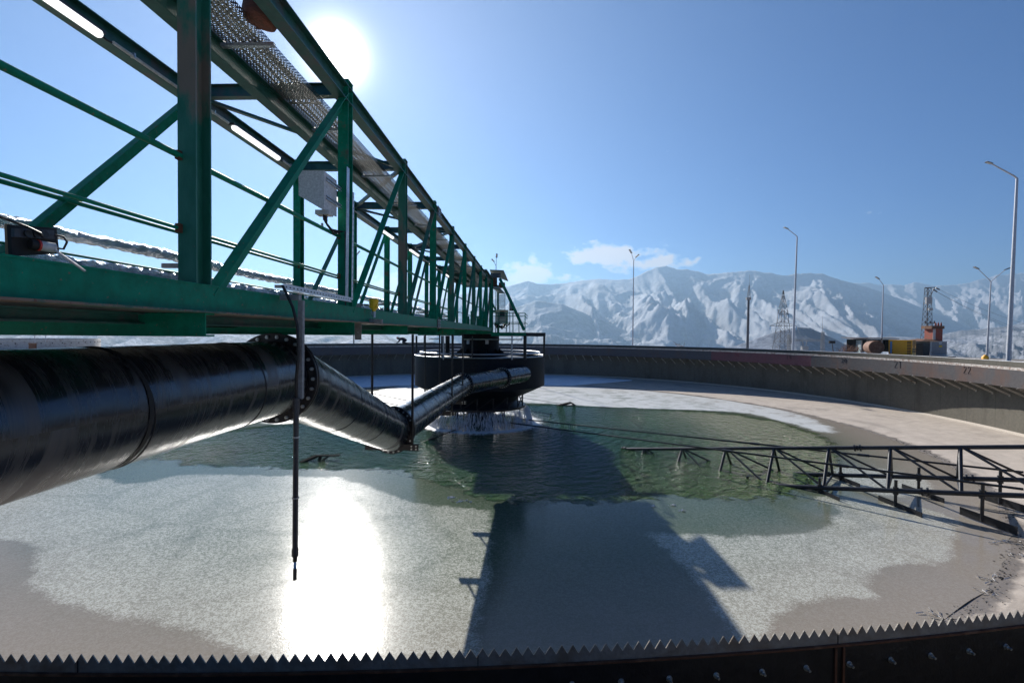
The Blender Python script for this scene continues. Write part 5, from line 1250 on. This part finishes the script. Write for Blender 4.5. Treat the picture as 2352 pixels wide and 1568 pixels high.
mb = MB(); c_ = at(2060, 790, 86); wallq(mb, b_+Vector((0, 3.5, 0)), c_+Vector((0, 3, 0)), ZG, zt_, .1); wallq(mb, c_, c_+Vector((0, 3.2, 0)), ZG, zt_, .1); mb.build('back_wall', M['dark'], sh)
mb = MB(); wallq(mb, at(1979, 790, 82), at(1979, 790, 82)+Vector((.12, .1, 0)), ZG, zt_-.1, .1); wallq(mb, at(1991, 790, 82), at(1991, 790, 82)+Vector((.12, .1, 0)), ZG, zt_-.1, .1); mb.build('door_frame', M['white_paint'], sh)
q0, q1, q2, q3 = at(1960, 780.5, 82.5), at(1986, 777.5, 81), at(2066, 778.5, 84), at(2050, 777.5, 90)
q0.z = zt_-.02; q1.z = zt_+.12; q2.z = zt_+.12; q3.z = zt_+.2; q4 = q0+Vector((2, 6, .3))
sl_ = MB(); sl_.v += [q0, q1, q2, q3, q4]+[p+Vector((0, 0, .12)) for p in (q0, q1, q2, q3, q4)]
sl_.face((4, 3, 2, 1, 0)); sl_.face((5, 6, 7, 8, 9))
for i in range(5): j = (i+1) % 5; sl_.face((i, j, j+5, i+5))
sl_.build('roof', M['roof_dark'], sh)
# dry bush by the shed
mb = MB(); rb = random.Random(8); c = at(1952, 806, 80); c.z = ZG
for i in range(90):
    a = rb.uniform(0, 2*PI); l = rb.uniform(.5, 1.6); d = Vector((math.cos(a)*rb.uniform(.2, 1.1), math.sin(a)*.6, 1)).normalized(); s0 = c+Vector((rb.gauss(0, .9), rb.gauss(0, .4), .2))
    e_ = s0+d*l; mb.tube([s0, s0.lerp(e_, .5)+Vector((rb.gauss(0, .08), 0, .05)), e_], [.03, .02, .008], 4)
o = mb.build('dry_bush', M['brown_tank'], loc=c); tag(o, 'low leafless brown bush left of the shed', 'bush')
mb = MB(); c = at(1846, 806, 60)
# kiosk
KY = 76; ki = thing('transformer_kiosk', 'small grey kiosk carrying a red brick tower with three insulators', 'kiosk', at(2155, 812, KY))
mb = MB(); kz = at(2155, 783.5, KY).z
d_, n_ = quadbox(mb, at(2136, 800, KY), at(2175, 800, KY), 3.0, ZG-.2, kz); mb.build('base_housing', M['white_paint'], ki)
mb = MB(); quadbox(mb, at(2141, 790, KY-.03), at(2174, 790, KY-.03), .02, ZG, kz-.15); o = mb.build('door_leaf', M['grey_paint'], ki)
mb = MB(); quadbox(mb, at(2157, 790, KY-.07), at(2163, 790, KY-.07), .02, at(2160, 790, KY).z, at(2160, 786, KY).z); mb.build('sign_plate', M['plastic_white'], o)
mb = MB(); quadbox(mb, at(2157, 790, KY-.07), at(2164, 790, KY-.07), .02, at(2160, 797, KY).z, at(2160, 793, KY).z); mb.build('warning_plate', M['yellow'], o)
mb = MB(); quadbox(mb, at(2120, 800, KY-1), at(2135.7, 800, KY-.2), 2.4, ZG-.2, kz-.25); mb.build('side_wing', M['dark'], ki)
mb = MB(); k = len(mb.v); A = [at(2134, 0, KY-.2), at(2177, 0, KY-.2)]; A += [A[1]+Vector((0, 3.4, 0)), A[0]+Vector((0, 3.4, 0))]
Bq = [at(2143, 0, KY+.9), at(2164, 0, KY+.9)]; Bq += [Bq[1]+Vector((0, 1.6, 0)), Bq[0]+Vector((0, 1.6, 0))]
mb.v += [Vector((p.x, p.y, kz)) for p in A]+[Vector((p.x, p.y, kz+.35)) for p in Bq]
for f in ((0, 1, 5, 4), (1, 2, 6, 5), (2, 3, 7, 6), (3, 0, 4, 7), (4, 5, 6, 7), (3, 2, 1, 0)): mb.face(f)
mb.build('roof', M['rust'], ki)
mb = MB(); kt = at(2155, 755, KY).z; quadbox(mb, at(2143, 770, KY+.6), at(2165, 770, KY+.6), 1.6, kz-.1, kt); mb.build('brick_tower', M['red_rust'], ki)
mb = MB(); quadbox(mb, at(2143, 770, KY+.56), at(2149, 770, KY+.56), .03, kz, kt); mb.build('white_corner', M['white_paint'], ki)
mb = MB(); quadbox(mb, at(2140, 770, KY+.4), at(2169, 770, KY+.4), 2.0, kt, kt+.5); mb.build('cornice', M['rust'], ki)
for px in (2149, 2155, 2161.5):
    c = at(px, 755, KY+1); c.z = kt+.5; mb = MB(); mb.tube([c, c+Vector((0, 0, .12)), c+Vector((0, 0, .2)), c+Vector((0, 0, .32)), c+Vector((0, 0, .42)), c+Vector((0, 0, .6))], [.09, .16, .09, .14, .07, .04], 10); mb.build('insulator', M['red_rust'], ki)
# orange cap on the far right ground, dark plank on the rim
c = at(2263, 822, 60); c.z = at(2263, 819, 60).z; mb = MB(); mb.tube([Vector((c.x, c.y, ZG)), c, c+Vector((0, 0, .25))], [.35, .35, .1], 12)
o = mb.build('marker_cap', M['orange'], loc=(c.x, c.y, ZG)); tag(o, 'small orange marker cap behind the rim by the right lamp posts', 'marker')
pa, pb = bearing(935, RB), bearing(1000, RB)
mb = MB(); am = (pa+pb)/2; mb.beam(polar(RB+.2, pa, ZT+.10), polar(RB+.15, pb, ZT+.12), .25, .05); mb.beam(polar(RB+.1, pa-.01, ZT+.06), polar(RB+.1, pb+.02, ZT+.06), .06, .05)
o = mb.build('plank', M['black_steel'], loc=polar(RB+.2, pa, ZT)); tag(o, 'dark plank lying along the far rim beside the crouching worker', 'plank')
pa = bearing(2128, RB); pb = bearing(2200, RB); mb = MB(); mb.beam(polar(RO+.6, pa-.03, ZT-.02), polar(RO+.6, pb-.05, ZT-.02), .5, .12)
o = mb.build('black_sheet', M['dark'], loc=polar(RO+.6, pa, ZT)); tag(o, 'flat black sheet lying outside the rim below the kiosk', 'sheet')
# brackets of a small bird-like twig cluster on the far rim
mb = MB(); c = at(1565, 797, 63)
for i in range(7):
    a = random.uniform(-1, 1); mb.tube([c+Vector((random.uniform(-.8, .8), 0, 0)), c+Vector((a*1.2, 0, random.uniform(.3, .8)))], .018, 4)
o = mb.build('dry_twigs', M['brown_tank'], loc=c); tag(o, 'few bare twigs poking above the far rim before the mountains', 'twigs')

# ------------------------------------------------------------------ worker kneeling on the far rim
def worker():
    aw = bearing(921, RB+.15); base = polar(RB+.18, aw, ZT-.03)
    X = Vector((1, .05, 0)).normalized(); Zv = Vector((0, 0, 1)); Yv = Vector((0, -1, 0))
    K = 1.3
    def P(x, y, z): return base+X*x*K+Yv*y*K+Zv*z*K
    J = {'pelvis': (.38, 0, .42, .18), 'waist': (.22, 0, .48, .16), 'chest': (-.02, 0, .48, .18), 'neck': (-.17, 0, .50, .07), 'head': (-.30, 0, .53, .10), 'crown': (-.38, 0, .56, .08),
         'hipL': (.40, .1, .36, .13), 'kneeL': (.16, .14, .10, .065), 'ankL': (.56, .13, .07, .045), 'toeL': (.66, .13, .04, .035), 'hipR': (.40, -.1, .36, .13), 'kneeR': (.20, -.14, .10, .065), 'ankR': (.60, -.13, .07, .045), 'toeR': (.70, -.13, .04, .035),
         'shL': (-.07, .18, .47, .06), 'elL': (-.18, .22, .25, .045), 'haL': (-.38, .16, .06, .03), 'shR': (-.07, -.18, .47, .06), 'elR': (-.2, -.22, .24, .045), 'haR': (-.42, -.14, .06, .03)}
    E = [('pelvis', 'waist'), ('waist', 'chest'), ('chest', 'neck'), ('neck', 'head'), ('head', 'crown'), ('pelvis', 'hipL'), ('hipL', 'kneeL'), ('kneeL', 'ankL'), ('ankL', 'toeL'), ('pelvis', 'hipR'), ('hipR', 'kneeR'), ('kneeR', 'ankR'), ('ankR', 'toeR'),
         ('chest', 'shL'), ('shL', 'elL'), ('elL', 'haL'), ('chest', 'shR'), ('shR', 'elR'), ('elR', 'haR')]
    names = list(J)
    for hnd, sg in (('haL', 1), ('haR', -1)):                 # five fingers each
        hx, hy, hz, _ = J[hnd]
        for q, (dy, l) in enumerate(((-.035, .05), (-.017, .085), (0, .095), (.017, .085), (.033, .065))):
            nm = hnd+str(q); J[nm] = (hx-l, hy+dy, hz-.02, .0095); E.append((hnd, nm)); names.append(nm)
    me = bpy.data.meshes.new('person'); me.from_pydata([tuple(P(*J[n_][:3])-base) for n_ in names], [(names.index(a), names.index(b)) for a, b in E], [])
    o = bpy.data.objects.new('person', me); C.objects.link(o); o.location = base; me.materials.append(M['cloth_dark'])
    sk = o.modifiers.new('skin', 'SKIN'); sv = me.skin_vertices[0].data
    for i, n_ in enumerate(names): sv[i].radius = (J[n_][3]*K*(1.45 if J[n_][3] > .06 else 1.15 if J[n_][3] > .02 else 1),)*2; sv[i].use_root = (n_ == 'pelvis')
    ss_ = o.modifiers.new('sub', 'SUBSURF'); ss_.levels = 1; ss_.render_levels = 2; sk.use_smooth_shade = True
    tag(o, 'person in dark work clothes and red hat kneeling on the far rim, leaning forward', 'person')
    mb = MB(); c = P(-.36, 0, .60); mb.tube([c-Vector((0, 0, .05)), c, c+Vector((-.02, 0, .06)), c+Vector((-.02, 0, .09))], [.14, .15, .12, .04], 16); mb.build('hat', M['red_cap'], o)
    mb = MB(); c = P(-.385, 0, .50); mb.tube([c+Vector((.03, 0, .02)), c+Vector((-.02, 0, .0)), c+Vector((-.055, 0, -.005))], [.07, .06, .02], 12); mb.build('face', M['skin'], o)
worker()
# second round tank far left
STC = at(112, 790, 74)+Vector((-17, 3, 0))
t2 = thing('round_tank', 'second round concrete tank in the distance under the left end of the bridge', 'tank', (STC.x, STC.y, ZG))
zt2 = at(60, 786.5, 60).z
mb = MB(); mb.rev([(16.2, -4.2), (17, -4.2), (17, zt2), (16.7, zt2), (16.7, -4.0)], (STC.x, STC.y), 96); mb.build('wall', M['white_paint'], t2)
for k in range(70):
    a = 2*PI*k/70; mb = MB(); p = Vector((STC.x+math.sin(a)*17.0, STC.y+math.cos(a)*17.0, zt2-.45)); mb.box(p, (.12, .12, .16), -a); mb.build('anchor', M['dark'], t2)
for px in (80, 105): a_ = at(px, 787, 58); mb = MB(); mb.tube([a_, a_+Vector((0, 0, 1.0))], .04, 6); mb.build('marker_post', M['lamp_pole'], t2)
mb = MB(); p = at(75, 796, 57.5); mb.box(p, (.8, .2, .9)); mb.build('rusty_door', M['rust'], t2)

# ------------------------------------------------------------------ mountains
def mtn_mat(name, snow, scrub, amt, sc):
    m, t = newmat(name); co = t.coord('Object'); geo = t.n('ShaderNodeNewGeometry'); s = t.n('ShaderNodeSeparateXYZ', i0=geo.outputs['Normal'])
    n1 = t.noise(t.mapping(co, (1, 1, 1.6)), sc, 9, .68, .6); n2 = t.noise(co, sc*9, 6, .7, .3); n3 = t.noise(co, sc*40, 3, .7)
    mk = t.m('ADD', t.m('ADD', t.m('MULTIPLY', n1, .5), t.m('MULTIPLY', n2, .35)), t.m('MULTIPLY', n3, .15))
    mk = t.ramp(mk, [(amt-.05, 0), (amt+.06, 1)])
    base = t.mix(mk, snow, scrub)
    p = t.n('ShaderNodeBsdfPrincipled', Base__Color=base, Roughness=.9); p.inputs['Specular IOR Level'].default_value = .1
    t.t.links.new(t.bump(t.m('ADD', n1, t.m('MULTIPLY', n2, .35)), .45, 1/sc*.06), p.inputs['Normal'])
    t.n('ShaderNodeOutputMaterial', Surface=p.outputs[0]); return m
def ridged(v, oct=5, lac=2.1, g=.55):
    a = 1.0; s = 0; tot = 0
    for i in range(oct):
        s += a*(1-abs(noise.noise(v))*2); tot += a; a *= g; v = v*lac+Vector((3.1, 1.7, 0))
    return s/tot
def interp(pts, x):
    if x <= pts[0][0]: return pts[0][1]
    for (a, b), (c, d) in zip(pts, pts[1:]):
        if x <= c: f = (x-a)/(c-a); return b+(d-b)*f
    return pts[-1][1]
def mountain(name, prof, Yr, Yf, mat, nx=420, ny=110, spur=.30, L=900.0, seed=0, back=.25, jag=3.0, power=1.1):
    """terrain whose far crest follows the given skyline; spurs and gullies come from noise in the ground plane"""
    mb = MB(); x0, x1 = prof[0][0], prof[-1][0]; sv = Vector((seed*13.7, seed*5.1, seed))
    for i in range(nx+1):
        px = x0+(x1-x0)*i/nx
        y = interp(prof, px)+jag*.5*noise.noise(Vector((px*.05, seed, 0)))+jag*.28*noise.noise(Vector((px*.2, seed, 4)))+jag*.15*noise.noise(Vector((px*.6, seed, 7)))
        P = at(px, y, Yr); dirn = Vector((P.x, P.y, 0)); dn = dirn.length; dirn.normalize(); df = dn*Yf/Yr; g0 = ground_z(dn); hr = P.z-g0
        for j in range(ny+1):
            f = j/ny*(1+back); r = df+(dn-df)*f; la = math.atan2(P.x, P.y)*(.5*dn+.5*r); q = Vector((la/(L*.62), r/(L*1.55), 0))+sv
            wq = q+Vector((noise.noise(q*.7), noise.noise(q*.7+Vector((5, 9, 1))), 0))*.75
            if f <= 1:
                env = math.sin(PI*f)**.75; big = noise.noise(q*.45)
                h = hr*(f**power*(1-.22*env)+env*spur*((ridged(wq, 7, 2.15, .50)-.44)*1.5+.35*big))
                h += hr*.008*min(1, f*4)*noise.noise(q*11)
            else: h = hr*(1-(f-1)*1.3)
            mb.v.append(Vector((dirn.x*r, dirn.y*r, g0+max(h, -15))))
    for i in range(nx):
        for j in range(ny):
            a = i*(ny+1)+j; mb.face((a, a+ny+1, a+ny+2, a+1), True)
    return mb.build(name, mat, kind='structure')
main = [(640, 752), (760, 742), (860, 728), (930, 710), (985, 692), (1040, 682), (1100, 664), (1165, 658), (1190, 651), (1213, 645), (1232, 651), (1262, 653), (1300, 650), (1345, 643), (1378, 640), (1415, 643), (1445, 641), (1470, 632), (1490, 621), (1512, 613), (1530, 611), (1556, 619), (1575, 618), (1600, 623),
        (1622, 630), (1650, 628), (1690, 624), (1720, 621), (1748, 624), (1772, 628), (1800, 633), (1830, 629), (1862, 627), (1890, 629), (1920, 640), (1960, 651), (2000, 662), (2060, 683), (2120, 708), (2180, 730), (2250, 762), (2330, 795), (2400, 812)]
mountain('mountains', main, 6000, 2900, mtn_mat('mountain_snow', (.47, .49, .53), (.31, .31, .33), .515, .0024), nx=520, ny=150, seed=1, L=1000, spur=.30)
back_ = [(1880, 660), (1960, 650), (2000, 650), (2020, 655), (2050, 652), (2075, 656), (2105, 647), (2140, 656), (2170, 655), (2210, 653), (2240, 645), (2290, 632), (2340, 628), (2400, 622), (2500, 628), (2650, 660)]
mountain('mountains', back_, 8800, 5500, mtn_mat('far_mountain_snow', (.46, .46, .50), (.15, .145, .15), .56, .0015), seed=4, L=1000, spur=.30, nx=260, jag=4)
left = [(-400, 742), (-200, 738), (0, 741), (200, 740), (400, 742), (600, 744), (760, 746), (850, 752), (885, 768), (915, 784), (960, 800)]
mountain('hills', left, 2600, 1200, mtn_mat('left_hill', (.60, .61, .64), (.13, .115, .11), .48, .0045), seed=9, L=600, spur=.25, nx=240, jag=2)
fl = [(1100, 740), (1160, 716), (1230, 690), (1290, 698), (1350, 722), (1420, 752), (1500, 778), (1600, 800)]
mountain('hills', fl, 3900, 2300, mtn_mat('front_hill', (.36, .38, .42), (.20, .205, .22), .50, .0030), seed=12, L=900, spur=.34, nx=240, jag=2)
sm = [(1640, 802), (1690, 794), (1740, 776), (1790, 760), (1830, 751), (1860, 753), (1895, 768), (1940, 790), (1985, 808)]
mountain('hills', sm, 1400, 850, mtn_mat('dark_hill', (.30, .33, .39), (.13, .14, .17), .45, .012), seed=15, L=260, spur=.12, nx=160, ny=50, jag=1.5)
rt_ = [(1900, 800), (1960, 780), (2040, 772), (2120, 776), (2200, 760), (2290, 752), (2352, 742), (2450, 735), (2600, 730)]
mountain('hills', rt_, 2800, 700, mtn_mat('right_hill', (.44, .46, .51), (.16, .165, .18), .46, .0060), seed=21, L=480, spur=.30, nx=260, jag=2.5)

# ------------------------------------------------------------------ haze
def haze():
    m = bpy.data.materials.new('haze'); m.use_nodes = True; t = NT(m.node_tree)
    v = t.n('ShaderNodeVolumePrincipled', Color=(.37, .57, .79, 1), Density=HZ, Anisotropy=.42)
    t.n('ShaderNodeOutputMaterial', Volume=v.outputs[0])
    mb = MB(); mb.box((0, 0, 490), (24000, 24000, 1420)); o = mb.build('haze', m, kind='stuff')
    m.cycles.homogeneous_volume = True if hasattr(m.cycles, 'homogeneous_volume') else None
HZ = 1.4e-4
haze()
